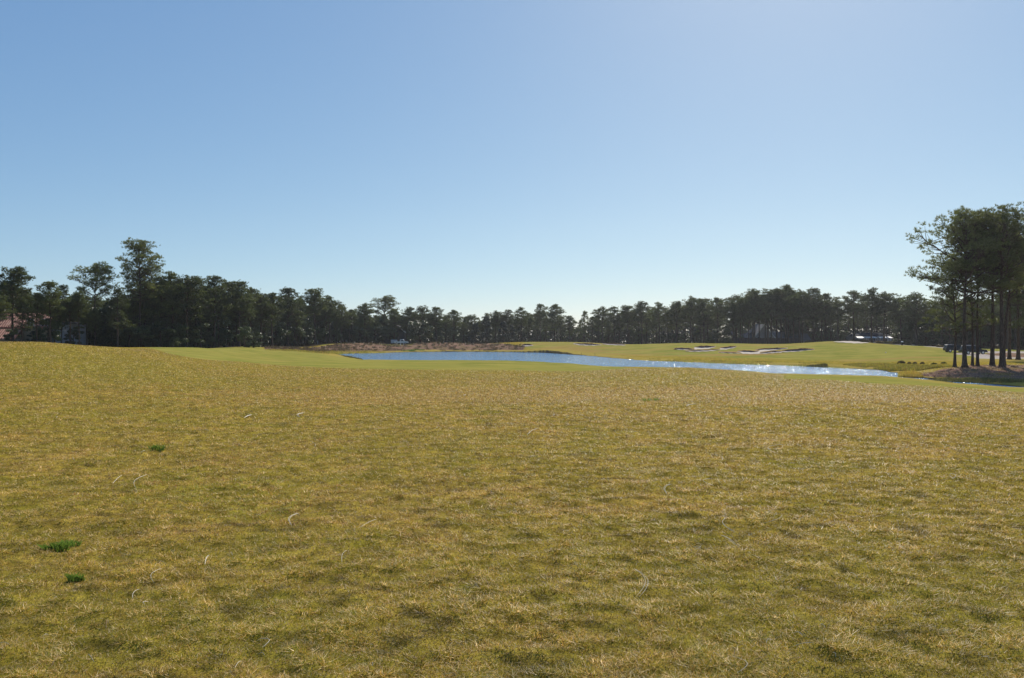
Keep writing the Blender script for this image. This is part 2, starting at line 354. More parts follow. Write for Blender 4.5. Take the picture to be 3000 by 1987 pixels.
# ------------------------------------------------------------------ ground sheet
def ring(a, b, step):  return list(np.arange(a, b, step))
phis = ring(-math.pi, -.92, .05) + ring(-.92, -.60, .0035) + ring(-.60, .60, .00135) + ring(.60, .92, .0035) + ring(.92, math.pi + .049, .05)
phis = np.array(phis); phis[-1] = math.pi
rs = [.4, .8, 1.3, 1.9, 2.5, 3.0]
while rs[-1] < 5000:
    r = rs[-1]; rs.append(r * (1.0075 if r < 12 else 1.010 if r < 60 else 1.0048 if r < 290 else 1.05))
rs = np.array(rs)
PH, RR = np.meshgrid(phis, rs, indexing='ij')
GX = (RR * np.sin(PH)).ravel(); GY = (RR * np.cos(PH)).ravel()
z, dl = H(GX, GY, fine=True, want=True)
gpx, gD, gphi = pol(GX, GY)
nj = .006 * (fbm(GX / 2.5, GY / 2.5, 61, 2) - .5); gpxn = gpx + 900 * nj; gDn = gD * (1 + nj * 4)
def region(pts, castit=True):
    poly = [(p, cast(p, y)) if castit else (p, y) for p, y in pts]
    return poly, inside(poly, gpxn, gDn).astype(float)
front = (np.abs(gphi) < .8)
def far(pxs, Ys): return list(zip(pxs, Ys))
fw_near = [(440,1024),(500,1038),(560,1050),(700,1061),(830,1071),(1000,1080),(1350,1086),(1600,1089),(1740,1087),(1830,1083)]
f1 = [(p, cast(p, y)) for p, y in fw_near] + [(1840,102),(1700,122),(1350,140),(1060,142),(1000,190),(950,188),(870,172),(775,158),(760,200),(600,190),(430,150)]
def soft(poly, sx, sd_):
    t_ = 0
    for a_, b_ in ((0, 0), (1, .5), (-1, -.5), (.5, -1), (-.5, 1), (0, 1.5), (0, -1.5)): t_ = t_ + inside(poly, gpxn + a_ * sx, gDn * (1 + b_ * sd_))
    return t_ / 7.0
mF1 = soft(f1, 12, .018)
f2 = [(p, cast(p, y)) for p, y in [(2290,1110),(2400,1112),(2550,1124),(2700,1131),(2850,1140),(3000,1150),(3300,1170)]] + [(3300,70),(3000,68),(2700,82),(2400,92),(2300,90)]
mF2 = soft(f2, 8, .012)
f3 = [(p, cast(p, y)) for p, y in [(1545,1022),(1700,1032),(1800,1040),(2000,1046),(2200,1050),(2400,1056),(2600,1060),(2700,1058),(2800,1060),(3000,1061),(3500,1061)]] + [(3500,200),(2900,200),(2600,212),(2300,212),(2100,230),(1900,235),(1700,262),(1530,262)]
mF3 = soft(f3, 8, .012)
_, mF4 = region([(885,206),(950,214),(1065,226),(1230,236),(1250,300),(700,300),(690,172),(775,190)], False)
straw = [(775,158),(870,178),(980,192),(1000,196),(1150,206),(1230,212),(1400,215),(1532,211),(1540,226),(1500,232),(1475,246),(1400,262),(1225,262),(1205,232),(1120,233),(1085,240),(1050,234),(960,213),(880,196),(775,176)]
_, mS1 = region(straw, False)
s2 = [(2690,82),(2730,80),(2800,76),(2900,73),(3000,70),(3600,66),(3600,93),(3000,94),(2900,93),(2830,93),(2760,89)]
_, mS2 = region(s2, False)
_, mS3 = region([(2860,133),(2900,128),(3300,126),(3600,150),(3300,160),(2960,158),(2900,150)], False)
mS = np.maximum(np.maximum(mS1, mS2), mS3)
pa = region([(3300,1030),(2880,1028.5),(2850,1028),(2780,1020),(2700,1012),(2660,1011),(2700,1015),(2790,1025),(2850,1033),(2880,1034),(3300,1036)])[1]
pb = region([(2790,1035),(2830,1032),(2880,1037),(2960,1047),(3300,1049),(3300,1053),(2940,1052),(2870,1051),(2850,1045)])[1]
mP = np.maximum(pa, pb)
TLp = [-900, 0, 400, 600, 700, 900, 1100, 1300, 1500, 1700, 1900, 2100, 2300, 2500, 2640, 2760, 2900, 3000, 3900]
TLd = [118, 122, 140, 158, 168, 212, 248, 266, 275, 290, 262, 240, 226, 222, 208, 190, 185, 175, 150]
def treeline(px): return float(np.interp(px, TLp, TLd))
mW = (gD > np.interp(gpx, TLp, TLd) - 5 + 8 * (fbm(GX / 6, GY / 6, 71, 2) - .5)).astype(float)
shore = np.clip(1 - np.abs(dl) / 5.5, 0, 1) * ((gD > 100) | (gpx > 2200))
shore = np.clip(shore * 2, 0, 1) * (mS2 < .5) * (1 - np.clip((1900 - gpx) / 100, 0, 1) * (gD < 150))
mud = np.clip(1 - np.maximum(dl, 0) / .5, 0, 1) * ((gD > 150) | (gpx > 2500))
mud = np.maximum(mud, (dl < 0).astype(float))
# straw beds are lumpy
lump = np.clip(mS, 0, 1) * (dl > 1.5) * .34 * (fbm(GX / 2.2, GY / 2.2, 81, 3) - .5)
z = z + lump
nv, nr = len(phis), len(rs)
idx = np.arange(nv * nr).reshape(nv, nr)
q = np.stack([idx[:-1, :-1], idx[1:, :-1], idx[1:, 1:], idx[:-1, 1:]], -1).reshape(-1, 4)[:, ::-1]
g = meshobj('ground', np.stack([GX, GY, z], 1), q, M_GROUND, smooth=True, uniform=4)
# close the small hole under the camera
tag(g, kind='structure')
def setcol(o, name, arr):
    a = o.data.color_attributes.new(name, 'FLOAT_COLOR', 'POINT')
    c = np.ones((len(o.data.vertices), 4), np.float32); c[:, :arr.shape[1]] = arr; a.data.foreach_set('color', c.ravel())
def tanness(px, D, X, Y):
    t = .50 + .30 * (fbm(X / 7, Y / 4, 101, 3) - .5) + .42 * (fbm(X / .7, Y / .55, 102, 3) - .5)
    t = t + .26 * np.exp(-((D - np.interp(px, [0, 1000, 2000, 3000], [20, 26, 27, 24])) / 7.5) ** 2) * np.clip((px - 300) / 900, .2, 1)
    t = t - .25 * np.exp(-((px - 300) / 420) ** 2 - ((D - 34) / 10) ** 2)
    return np.clip(t, 0, 1)
tn = tanness(gpx, gD, GX, GY)
tn = np.where((gD > 95) & (mF3 > .5), np.clip(.46 + 1.9 * (fbm(GX / 22, GY / 4.0, 103, 4) - .5) + .75 * np.exp(-np.maximum(dl - 4, 0) / 5.0), 0, 1), tn)
hollow_shade = np.clip((fbm(GX / .22, GY / .17, 93, 2) - .66) * 6, 0, 1) * np.clip(1.3 - gD / 40, 0, 1)  # painted dark spots stand in for shaded hollows in the turf
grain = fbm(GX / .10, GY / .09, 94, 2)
setcol(g, 'hollow_shade', np.stack([hollow_shade, grain, grain], 1))
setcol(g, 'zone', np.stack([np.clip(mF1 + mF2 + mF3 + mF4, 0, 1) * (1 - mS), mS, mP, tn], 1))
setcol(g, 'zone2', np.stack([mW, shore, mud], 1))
# water sheet
wx = np.linspace(-140, 200, 3); wy = np.linspace(40, 240, 3)
wv = [(x, y, ZW) for x in wx for y in wy]
w = meshobj('lake_water', wv, [(i * 3 + j, (i + 1) * 3 + j, (i + 1) * 3 + j + 1, i * 3 + j + 1) for i in range(2) for j in range(2)], M_WATER)
tag(w, kind='structure')

# ------------------------------------------------------------------ bunkers
def bunker(label, nearl, lip, hpx=5, taper=True, group='sand bunkers on the far fairway'):
    """nearl, lip: polylines (photo px, photo row) left to right, turned into ground points; hpx: height of the sand and turf face"""
    if cast(lip[0][0], lip[0][1]) > 299: return
    x0, x1 = max(nearl[0][0], lip[0][0]), min(nearl[-1][0], lip[-1][0]); n = max(10, int((x1 - x0) / 3))
    xs = np.linspace(x0, x1, n)
    ny = np.interp(xs, [p[0] for p in nearl], [p[1] for p in nearl]); ly = np.interp(xs, [p[0] for p in lip], [p[1] for p in lip])
    nd = np.array([cast(a, b) for a, b in zip(xs, ny)]); ld = np.array([cast(a, b) for a, b in zip(xs, ly)])
    ld = np.maximum(ld, nd + .6)
    c = at(xs[n // 2], (nd[n // 2] + ld[n // 2]) / 2); root = empty('sand_bunker', c)
    tag(root, label, 'bunker', group)
    V = []; Fc = []; m = 7
    for i in range(n):
        for j in range(m):
            t = j / (m - 1); D = nd[i] * (1 - t) + ld[i] * t; X = (xs[i] - CX) / F * D
            V.append((X - c.x, D - c.y, Hs(X, D) + .07 + .03 * math.sin(i * .9 + j) - c.z))
    for i in range(n - 1):
        for j in range(m - 1): Fc.append((i * m + j, (i + 1) * m + j, (i + 1) * m + j + 1, i * m + j + 1))
    meshobj('sand', V, Fc, M_SAND, root, smooth=True)
    if hpx <= 0: return
    A, B, Cc = MB(), MB(), MB()
    rows = []
    for i in range(n):
        D = ld[i]; u = (xs[i] - CX) / F; z0 = Hs(u * D, D)
        e = min(1, 3.2 * min(i, n - 1 - i) / (n - 1)) ** .7 if taper else 1
        h = hpx * D / F * e * (1 + .10 * math.sin(i * .37 + lip[0][0]) + .07 * math.sin(i * 1.1 + lip[0][1])) + .02
        q = []
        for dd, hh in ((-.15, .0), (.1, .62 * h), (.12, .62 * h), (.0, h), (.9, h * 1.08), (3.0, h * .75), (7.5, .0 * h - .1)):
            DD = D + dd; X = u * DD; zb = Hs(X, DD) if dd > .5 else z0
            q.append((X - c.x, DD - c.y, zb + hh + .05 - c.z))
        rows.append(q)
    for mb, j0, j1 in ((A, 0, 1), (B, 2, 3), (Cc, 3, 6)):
        w_ = j1 - j0 + 1
        mb.v = [r[j] for r in rows for j in range(j0, j1 + 1)]
        mb.f = [(i * w_ + j, (i + 1) * w_ + j, (i + 1) * w_ + j + 1, i * w_ + j + 1) for i in range(n - 1) for j in range(w_ - 1)]
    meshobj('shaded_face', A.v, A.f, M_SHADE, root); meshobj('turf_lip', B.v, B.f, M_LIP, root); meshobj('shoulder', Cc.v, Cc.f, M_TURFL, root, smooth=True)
bunker('small dark-faced bunker at the left end of the bunker cluster', [(1974,1024),(2000,1026.5),(2036,1027)], [(1974,1023.5),(2005,1025),(2036,1026)], 4.5)
bunker('bunker with bright sand at the top left of the cluster', [(2034,1026),(2060,1026.5),(2082,1022),(2097,1017)], [(2034,1019),(2060,1020.5),(2085,1019),(2097,1016)], 5.5)
bunker('long thin bunker below the top left bunker of the cluster', [(2008,1030),(2030,1031.5),(2075,1030.5),(2112,1027)], [(2008,1029),(2030,1029.5),(2070,1028.5),(2112,1026)], 2.5)
bunker('short bunker in the middle top of the cluster, just left of the fence line', [(2109,1026),(2125,1026),(2150,1020.5),(2158,1017)], [(2109,1021),(2125,1022.5),(2145,1020),(2158,1016.5)], 4.5)
bunker('slim dark bunker edge under the middle of the cluster', [(2104,1034.5),(2130,1036),(2170,1037)], [(2104,1034),(2130,1035.2),(2170,1036)], 1.8)
bunker('widest white-sand bunker in the centre of the cluster', [(2160,1032),(2178,1038),(2215,1038.5),(2226,1037.5)], [(2160,1031),(2185,1032.5),(2212,1033.5),(2226,1029)], 4)
bunker('upper bunker of the cluster with a shaded face and a tongue of white sand', [(2212,1036),(2226,1036),(2240,1031),(2265,1027.5),(2308,1022)], [(2212,1028),(2226,1026),(2260,1025.5),(2285,1024),(2308,1021)], 4)
bunker('thin bunker under a curved brown lip right of the widest bunker', [(2226,1037.5),(2255,1036.5),(2290,1034)], [(2226,1036),(2255,1034.5),(2290,1031.5)], 3.5)
bunker('long dark-faced bunker at the right end of the cluster', [(2288,1033.5),(2310,1032.5),(2340,1031),(2386,1026)], [(2288,1031),(2310,1030.5),(2340,1029.5),(2386,1025)], 6)
bunker('pale bunker beside the straw mound at the far end of the lake', [(1484,1005),(1500,1013.5),(1515,1015.5),(1530,1011),(1538,1006)], [(1484,1002),(1500,1003),(1520,1004.5),(1538,1005.5)], 2.5, group='bunkers at the far end of the lake')
bunker('small bunker with a dark top right of the pale far bunker', [(1528,1014),(1540,1016),(1562,1014)], [(1528,1012),(1540,1013),(1562,1012.5)], 4, group='bunkers at the far end of the lake')
bunker('low shaded bunker beyond the fairway left of the young pine', [(1680,1009),(1700,1012.5),(1740,1013.5),(1762,1012)], [(1680,1007),(1700,1010.5),(1740,1012),(1762,1011)], 4, group='bunkers at the far end of the lake')
bunker('low shaded bunker beyond the fairway right of its neighbour', [(1764,1009),(1790,1012),(1832,1013)], [(1764,1008),(1790,1010),(1832,1011.5)], 3.2, group='bunkers at the far end of the lake')
bunker('small sunlit sand patch on the crest left of the clubhouse', [(2352,1001),(2385,1003.5),(2418,1003.5)], [(2352,1000),(2385,1000),(2418,1002.5)], 0, group='sand patches along the far crest')
bunker('large sunlit sand patch on the crest in front of the clubhouse', [(2442,1003),(2475,1005),(2505,1007.2),(2545,1006)], [(2442,1002),(2480,1000),(2510,1001.5),(2545,1005)], 0, group='sand patches along the far crest')
bunker('long sunlit sand patch on the crest beside the black bin', [(2560,1005.5),(2600,1008),(2640,1012.5),(2690,1014)], [(2560,1004.5),(2600,1003.8),(2640,1007.5),(2690,1012)], 0, group='sand patches along the far crest')

# ------------------------------------------------------------------ tree prototypes
def tri_leaves(cent, dirs, length, width, tot, rs_, droop=0.0):
    """tot thin triangles per centre"""
    n = len(cent)
    c = np.repeat(cent, tot, 0); d = np.repeat(dirs, tot, 0) + rs_.normal(0, .75, (n * tot, 3))
    d /= np.linalg.norm(d, axis=1)[:, None] + 1e-9; d[:, 2] -= droop
    s = np.cross(d, rs_.normal(0, 1, d.shape)); s /= np.linalg.norm(s, axis=1)[:, None] + 1e-9
    L = length * rs_.uniform(.6, 1.25, (n * tot, 1)); W = width * rs_.uniform(.7, 1.3, (n * tot, 1))
    a = c + s * W * .5; b = c - s * W * .5; t = c + d * L
    V = np.stack([a, b, t], 1).reshape(-1, 3)
    return V
def pine(seed, h=20., r=3.4, base=.45, nl=26, shape='umbrella', tuft=.48, lean=0, dens=1.0, fat=1.0, fine=False):
    rs_ = np.random.RandomState(seed); mb = MB()
    ph = rs_.uniform(0, 6.28)
    def tp(t):
        return np.array([lean * t * t * h * .12 + .25 * math.sin(t * 5 + ph) * t, .2 * math.cos(t * 4 + ph) * t, t * h])
    ts = [0, .015, .04, .1, .2, .3, .4, .5, .6, .7, .8, .88, .95, .985]
    R0 = .0145 * h * fat
    rad = [R0 * (1.75 if t == 0 else 1.35 if t < .02 else 1.12 if t < .05 else 1.0 - .86 * t) for t in ts]
    mb.tube([tp(t) for t in ts], rad, 9)
    cents = []; dirs = []
    # a few dead stubs on the bare trunk
    for k in range(rs_.randint(3, 8)):
        t = rs_.uniform(base * .45, base); a = rs_.uniform(0, 6.28); p = tp(t); L = rs_.uniform(.4, 1.6)
        mb.tube([p, p + np.array([math.cos(a), math.sin(a), .15]) * L], [.045, .012], 4)
    for i in range(nl):
        f = (i + rs_.uniform(-.4, .4)) / (nl - 1); f = min(1, max(0, f)); t = base + (1 - base) * .97 * f
        if shape == 'umbrella': prof = (.55 + .45 * math.sin(math.pi * min(1, f * 1.15))) * (1 - max(0, f - .6) * 1.1)
        elif shape == 'tall': prof = (1 - f) ** .55 * .85 + .18
        elif shape == 'cone': prof = (1 - f) * .95 + .08
        else: prof = math.sin(math.pi * (.12 + .80 * f)) ** .6
        L = r * prof * rs_.uniform(.62, 1.18); a = i * 2.4 + rs_.uniform(-.5, .5)
        el = math.radians(4 + 50 * f + rs_.uniform(-12, 12)) if shape != 'cone' else math.radians(20 + 30 * f)
        p0 = tp(t); hd = np.array([math.cos(a), math.sin(a), 0])
        pts = [p0]; dr = hd * math.cos(el) + np.array([0, 0, math.sin(el)])
        for s in range(4):
            dr = dr + rs_.normal(0, .16, 3) + np.array([0, 0, .10 if shape != 'cone' else .05]); dr /= np.linalg.norm(dr)
            pts.append(pts[-1] + dr * L / 4)
        rb = .014 * L + .028 * (1 - f) + .018
        mb.tube(pts, [rb * 1.3, rb, rb * .75, rb * .5, rb * .25], 5)
        nsub = max(3, int((3.6 if fine else 2.2) * L * dens))
        for s in range(nsub):
            u = rs_.uniform(.42 if fine else .32, 1.0) if s else 1.0; k = min(3, int(u * 4)); q0 = pts[k] + (pts[k + 1] - pts[k]) * (u * 4 - k)
            sd = dr * .7 + rs_.normal(0, .6, 3); sd[2] = abs(sd[2]) * .6 + .1; sd /= np.linalg.norm(sd)
            sl = rs_.uniform(.25, .52) * L * (.7 if u > .9 else 1) + .25; q1 = q0 + sd * sl
            mb.tube([q0, (q0 + q1) / 2 + rs_.normal(0, .05, 3), q1], [rb * .45, rb * .3, .012], 3, cap=False)
            nt_ = int((4 + rs_.randint(0, 5)) * dens * (1.1 if h > 12 else .8))
            cc = q1 + rs_.normal(0, 1, (nt_, 3)) * (np.array([.36, .36, .13]) if fine else np.array([.42, .42, .24]) * (.55 + .10 * r)) + (np.array([0, 0, .12]) if fine else 0)
            cents.append(cc); dirs.append(np.tile(sd * .5 + np.array([0, 0, .45]), (nt_, 1)))
    top = tp(1.0)
    cc = top + rs_.normal(0, 1, (int(10 * dens), 3)) * np.array([.3, .3, .35]) * (.6 if shape == 'cone' else 1.2); cents.append(cc); dirs.append(np.tile([0, 0, .8], (len(cc), 1)))
    cents = np.concatenate(cents); dirs = np.concatenate(dirs)
    V = tri_leaves(cents, dirs, tuft, .05 if fine else .085, 20 if fine else 15, rs_)
    return mb, V
def broadleaf(seed, h=9., r=3.6, base=.12, lobes=26, leaf=.26, cone=False, n=9000):
    rs_ = np.random.RandomState(seed); mb = MB()
    mb.tube([(0, 0, 0), (.03, 0, .1 * h), (.1, .05, .45 * h), (.05, 0, .85 * h)], [.03 * h, .022 * h, .015 * h, .004 * h], 7)
    ctr = []
    for i in range(lobes):
        f = rs_.uniform(base, .95); a = rs_.uniform(0, 6.28)
        pr = (1 - (f - base) / (1 - base)) ** .8 if cone else math.sin(math.pi * (.2 + .72 * (f - base) / (1 - base))) ** .7
        q = r * pr * rs_.uniform(.35, .95); c = np.array([q * math.cos(a), q * math.sin(a), f * h]); ctr.append((c, rs_.uniform(.16, .30) * r * (.6 + .5 * pr)))
        if i % 2 == 0: mb.tube([(.05, 0, max(.08 * h, c[2] - .25 * h)), c * .5 + np.array([0, 0, c[2] * .45]), c], [.05, .035, .015], 4, cap=False)
    per = n // lobes; P_ = []; D_ = []
    for c, q in ctr:
        d = rs_.normal(0, 1, (per, 3)); d /= np.linalg.norm(d, axis=1)[:, None]
        P_.append(c + d * q * rs_.uniform(.45, 1.15, (per, 1)) ** .7 * np.array([1.1, 1.1, .8])); D_.append(d)
    P_ = np.concatenate(P_); D_ = np.concatenate(D_)
    s = np.cross(D_ + rs_.normal(0, .8, D_.shape), rs_.normal(0, 1, D_.shape)); s /= np.linalg.norm(s, axis=1)[:, None]
    t = np.cross(D_ + rs_.normal(0, .7, D_.shape), s); t /= np.linalg.norm(t, axis=1)[:, None]
    L = leaf * rs_.uniform(.6, 1.3, (len(P_), 1))
    V = np.stack([P_ - s * L * .5, P_ + t * L * .9 * .5 + s * 0, P_ + s * L * .5], 1).reshape(-1, 3)
    V2 = np.stack([P_ + s * L * .5, P_ - t * L * .45, P_ - s * L * .5], 1).reshape(-1, 3)
    return mb, np.concatenate([V, V2])
PROTO = {}
def proto(key, mb, V, mat, h):
    tm = bpy.data.meshes.new('trunk'); tm.from_pydata([tuple(map(float, p)) for p in mb.v], [], mb.f); tm.update(); tm.materials.append(M_BARK)
    tm.polygons.foreach_set('use_smooth', np.ones(len(tm.polygons), bool))
    o = meshobj('crown', V, np.arange(len(V)).reshape(-1, 3), mat, uniform=3); cm = o.data; bpy.data.objects.remove(o)
    PROTO[key] = (tm, cm, h, float(V[:, 2].max()), float(np.percentile(np.hypot(V[:, 0], V[:, 1]), 98)))
for i in range(5): proto(f'umb{i}', *pine(100 + i, 20, 3.9, .48 + .03 * (i % 3), 30, 'umbrella', dens=1.3), M_PINE, 20)
for i in range(3): proto(f'tall{i}', *pine(120 + i, 20, 3.2, .30 + .06 * i, 34, 'tall', dens=1.15), M_PINE, 20)
for i in range(4): proto(f'oval{i}', *pine(140 + i, 20, 3.6, .38 + .05 * i, 32, 'oval', dens=1.3), M_PINE, 20)
proto('cone0', *pine(160, 12, 2.3, .12, 40, 'cone', .42), M_PINE, 12)
proto('hero_wide', *pine(201, 19.5, 5.6, .46, 34, 'umbrella', .36, dens=1.0, fine=True), M_PINEN, 19.5)
proto('hero_round', *pine(202, 20, 4.5, .52, 28, 'umbrella', .36, dens=1.0, fine=True), M_PINEN, 20)
proto('hero_mid', *pine(203, 16, 3.4, .50, 30, 'oval', .36, dens=1.0, fine=True), M_PINEN, 16)
proto('hero_lean', *pine(204, 17, 3.6, .52, 30, 'umbrella', .36, lean=1.0, dens=1.0, fine=True), M_PINEN, 17)
proto('hero_tall', *pine(205, 22, 4.4, .46, 40, 'oval', .38, dens=1.05, fat=.9, fine=True), M_PINEN, 22)
proto('hero_open', *pine(206, 18, 4.6, .60, 24, 'umbrella', .38, dens=1.1, fat=.9, fine=True), M_PINEN, 18)
proto('hero_low', *pine(207, 14, 3.9, .30, 26, 'oval', .34, dens=.8, fine=True), M_PINEN, 14)
for i in range(4): proto(f'oak{i}', *broadleaf(300 + i, 9, 3.6, .08, 26), M_LEAF, 9)
for i in range(2): proto(f'cedar{i}', *broadleaf(320 + i, 10, 3.4, .03, 34, .24, True), M_DARK, 10)
def dome(seed, r=1.0, h=1.0, n=4200, leaf=.10):
    rs_ = np.random.RandomState(seed); d = rs_.normal(0, 1, (n, 3)); d[:, 2] = np.abs(d[:, 2]) * .9; d /= np.linalg.norm(d, axis=1)[:, None]
    az = np.arctan2(d[:, 1], d[:, 0]); q = (1 + .16 * np.sin(az * 3 + seed) + .12 * np.sin(az * 7 + d[:, 2] * 6)) * rs_.uniform(.25, 1.05, n) ** .4
    p = d * np.stack([q * r, q * r, q * h], 1); mb = MB()
    for k in range(5):
        a_ = k * 1.3 + seed; mb.tube([(0, 0, 0), (.2 * r * math.cos(a_), .2 * r * math.sin(a_), .45 * h), (.5 * r * math.cos(a_), .5 * r * math.sin(a_), .8 * h)], [.03, .02, .006], 4)
    return mb, tri_leaves(p, d + np.array([0, 0, .5]), leaf * 2.0, leaf * .55, 2, rs_)
for i in range(2): proto(f'bush{i}', *dome(340 + i, 1.0, 1.0), M_BUSH, 1.0)
proto('scrub0', *dome(350, 1.1, .9, 3600), M_SCRUB, .9)

def plant_tree(key, px, Y, ytop, label, cat='tree', group=None, wide=1.0, name='pine_tree', sink=.05, rot=None):
    tm, cm, h, zt, rc = PROTO[key]
    p = at(px, Y); hh = max(.35, ztop(Y, ytop) - p.z); s = hh / zt
    root = empty(name, (p.x, p.y, p.z - sink), rnd.uniform(0, 6.28) if rot is None else rot)
    tag(root, label, cat, group)
    for nm, me in (('trunk', tm), ('crown', cm)):
        o = bpy.data.objects.new(nm, me); C.objects.link(o); o.parent = root
        o.scale = (s * wide, s * wide, s) if nm == 'crown' else (s * wide, s * wide, s)
    return root

# heroes: right stand ------------------------------------------------
G = 'tall pines on the straw mound at the right edge'
plant_tree('hero_wide', 2826, 89.5, 598, 'tall pine with the widest crown and a flared trunk, left on the straw mound', group=G, rot=2.2)
plant_tree('hero_low', 2797, 91.5, 735, 'slim shorter pine standing just left of the widest pine on the straw mound', group=G)
plant_tree('hero_low', 2849, 92, 690, 'thinnest trunked pine in the middle of the straw mound', group=G, wide=.8)
plant_tree('hero_open', 2864, 91.5, 640, 'slender pine with open crown right of the thinnest trunk on the straw mound', group=G, wide=.85)
plant_tree('hero_round', 2907, 91, 610, 'sturdy pine with a double-looking trunk right of the dark vehicle', group=G)
plant_tree('hero_round', 2936, 88, 583, 'tallest pine on the straw mound with a thick dark trunk near the right edge', group=G, rot=4.0, wide=1.08)
plant_tree('hero_lean', 2940, 93, 655, 'pine with a trunk leaning to the right behind the tallest pine', group=G, rot=0)
plant_tree('hero_round', 3075, 92, 600, 'broad pine crown reaching in from beyond the right edge', group=G)
G = 'smaller pines standing beyond the cart path at the right edge'
plant_tree('umb1', 2957, 118, 700, 'pine with a short visible trunk just beyond the pale cart path', group=G)
plant_tree('umb3', 2983, 116, 690, 'pine with flared foot beside the pale cart path at the right edge', group=G)
plant_tree('hero_low', 3020, 112, 740, 'pine half cut off by the right edge beyond the cart path', group=G)
G = None
# heroes: left
plant_tree('hero_tall', 409, 147, 695, 'tallest pine on the left with a stepped crown above the treeline', rot=1.0)
plant_tree('oval1', 424, 149, 775, 'second bare trunk pine standing tight beside the tallest left pine')
plant_tree('hero_open', 279, 140, 762, 'pine with an airy umbrella crown and visible limbs, left of the tallest pine', rot=.5)
plant_tree('oval2', 38, 124, 776, 'large bushy pine in front of the red tiled house at the left edge', wide=1.35)
plant_tree('oval1', 146, 126, 818, 'round-topped pine right of the red tiled house', wide=1.3)
plant_tree('oval2', -25, 120, 830, 'drooping bright green pine cut off by the left edge', wide=1.4)
plant_tree('oval3', 232, 130, 850, 'thin straight pine between the white wall and the airy umbrella pine', wide=.9)
plant_tree('tall1', 185, 150, 830, 'narrow pine behind the white walled house', wide=1.0)
for q, (px, Y, yt, k, lb) in enumerate(((-2, 116, 860, 'oval3', 'low branching pine hiding the left end of the tiled house'), (66, 121, 868, 'tall0', 'young green pine in front of the tiled roof'), (108, 124, 856, 'tall1', 'slim pine covering the right end of the tiled roof'),
        (160, 128, 900, 'oval2', 'short pine at the left corner of the white house'), (205, 130, 865, 'umb2', 'dark pine at the right corner of the white house'), (100, 126, 968, 'oak1', 'small leafy tree below the tiled roof'), (215, 132, 955, 'oak3', 'dark leafy tree right of the white house'), (35, 124, 962, 'oak2', 'leafy shrub tree by the tan house wall'), (140, 127, 935, 'oak0', 'rounded leafy tree between the two houses'), (180, 133, 905, 'tall2', 'low branched pine in front of the white wall'))):
    plant_tree(k, px, Y, yt, lb, wide=1.25)
SK = [(345,838,'tall0'),(470,800,'tall2'),(505,790,'umb0'),(548,800,'oval0'),(575,806,'oval3'),(628,803,'tall1'),(660,813,'umb2'),(700,817,'oval1'),(735,838,'umb4'),(765,855,'oval2'),
 (797,853,'umb3'),(843,838,'oval1'),(880,868,'tall0'),(922,841,'oval3'),(965,862,'umb0'),(1000,888,'oval2'),(1068,885,'umb1'),(1155,903,'oval2'),(1200,897,'umb4'),(1240,892,'oval0'),(1278,896,'oval1'),
 (1330,905,'umb3'),(1384,919,'oval0'),(1424,915,'cone0'),(1452,907,'umb2'),(1490,905,'tall1'),(1527,897,'umb0'),(1583,887,'oval1'),(1626,888,'umb3'),(1668,923,'oval2'),
 (1765,895,'umb1'),(1800,894,'tall2'),(1838,892,'oval3'),(1880,880,'umb4'),(1932,882,'umb0'),(1982,880,'oval2'),(2024,863,'umb2'),(2062,870,'oval1'),(2102,868,'umb3'),
 (2158,860,'umb1'),(2205,843,'umb4'),(2250,842,'oval0'),(2302,829,'umb0'),(2343,843,'umb2'),(2384,839,'oval1'),(2418,856,'umb3'),(2455,874,'umb1'),(2502,848,'umb4'),(2553,839,'umb0'),(2590,850,'umb2'),(2640,868,'oval3'),(2685,852,'umb1')]
special = {505:'first skyline pine right of the tallest left pine, on a broad dark crown', 660:'round-headed pine with a pale bare trunk base above the green ridge', 843:'domed pine rising just right of the first dip in the left treeline',
 922:'domed dark pine above the left end of the straw bank', 1240:'rounded crown with a tiny spire top behind the small dome tree', 1527:'small-headed pine poking up behind the far bunker', 1583:'taller rounded pine above the small far bunker',
 1626:'big dark round-headed pine with thick trunk right of the far bunkers', 2024:'pine standing above its neighbours over the left end of the bunker cluster', 2102:'last pine before the narrow sky gap above the bunkers',
 2205:'broad high pine right of the narrow sky gap', 2302:'highest crown of the dense wood above the wooden fence', 2384:'separate rounded pine right of the highest crown above the fence', 2502:'flat-topped pine left of the clubhouse roof', 2553:'broad domed pine directly above the clubhouse'}
seg = [(-900,'left of the tallest left pine'),(450,'behind the green ridge right of the tallest left pine'),(780,'behind the left part of the straw bank'),(1010,'around the lone high pine behind the far lake shore'),(1200,'behind the small dome tree across the lake'),
 (1450,'behind the far bunkers beyond the lake'),(1730,'right of the spiky young pine beyond the lake'),(2000,'behind the bunker cluster left of the sky gap'),(2135,'behind the brown wooden fence'),(2380,'around the clubhouse on the far crest'),(2640,'beyond the fairway left of the straw mound pines'),(2790,'behind the dark vehicle and the cart path')]
def where(px):
    s = seg[0][1]
    for a, b in seg:
        if px >= a: s = b
    return s
for px, yt, k in SK:
    Y = treeline(px) + rnd.uniform(-1, 5)
    if px in special: plant_tree(k, px, Y, yt, special[px], wide=rnd.uniform(1.2, 1.45))
    else:
        plant_tree(k, px, Y, yt, 'round-crowned skyline pine ' + where(px), group='skyline pines ' + where(px), wide=rnd.uniform(1.2, 1.5) * (1.12 if px > 1200 else 1))
plant_tree('hero_open', 1127, 262, 862, 'lone flat-topped pine rising high above the treeline across the lake', wide=1.15)
plant_tree('cone0', 1712, 288, 908, 'spiky young pine with a pointed leader in the gap beyond the lake', wide=1.1)
plant_tree('cone0', 1700, 300, 935, 'smaller pointed pine tucked behind the spiky young pine', wide=1.2)
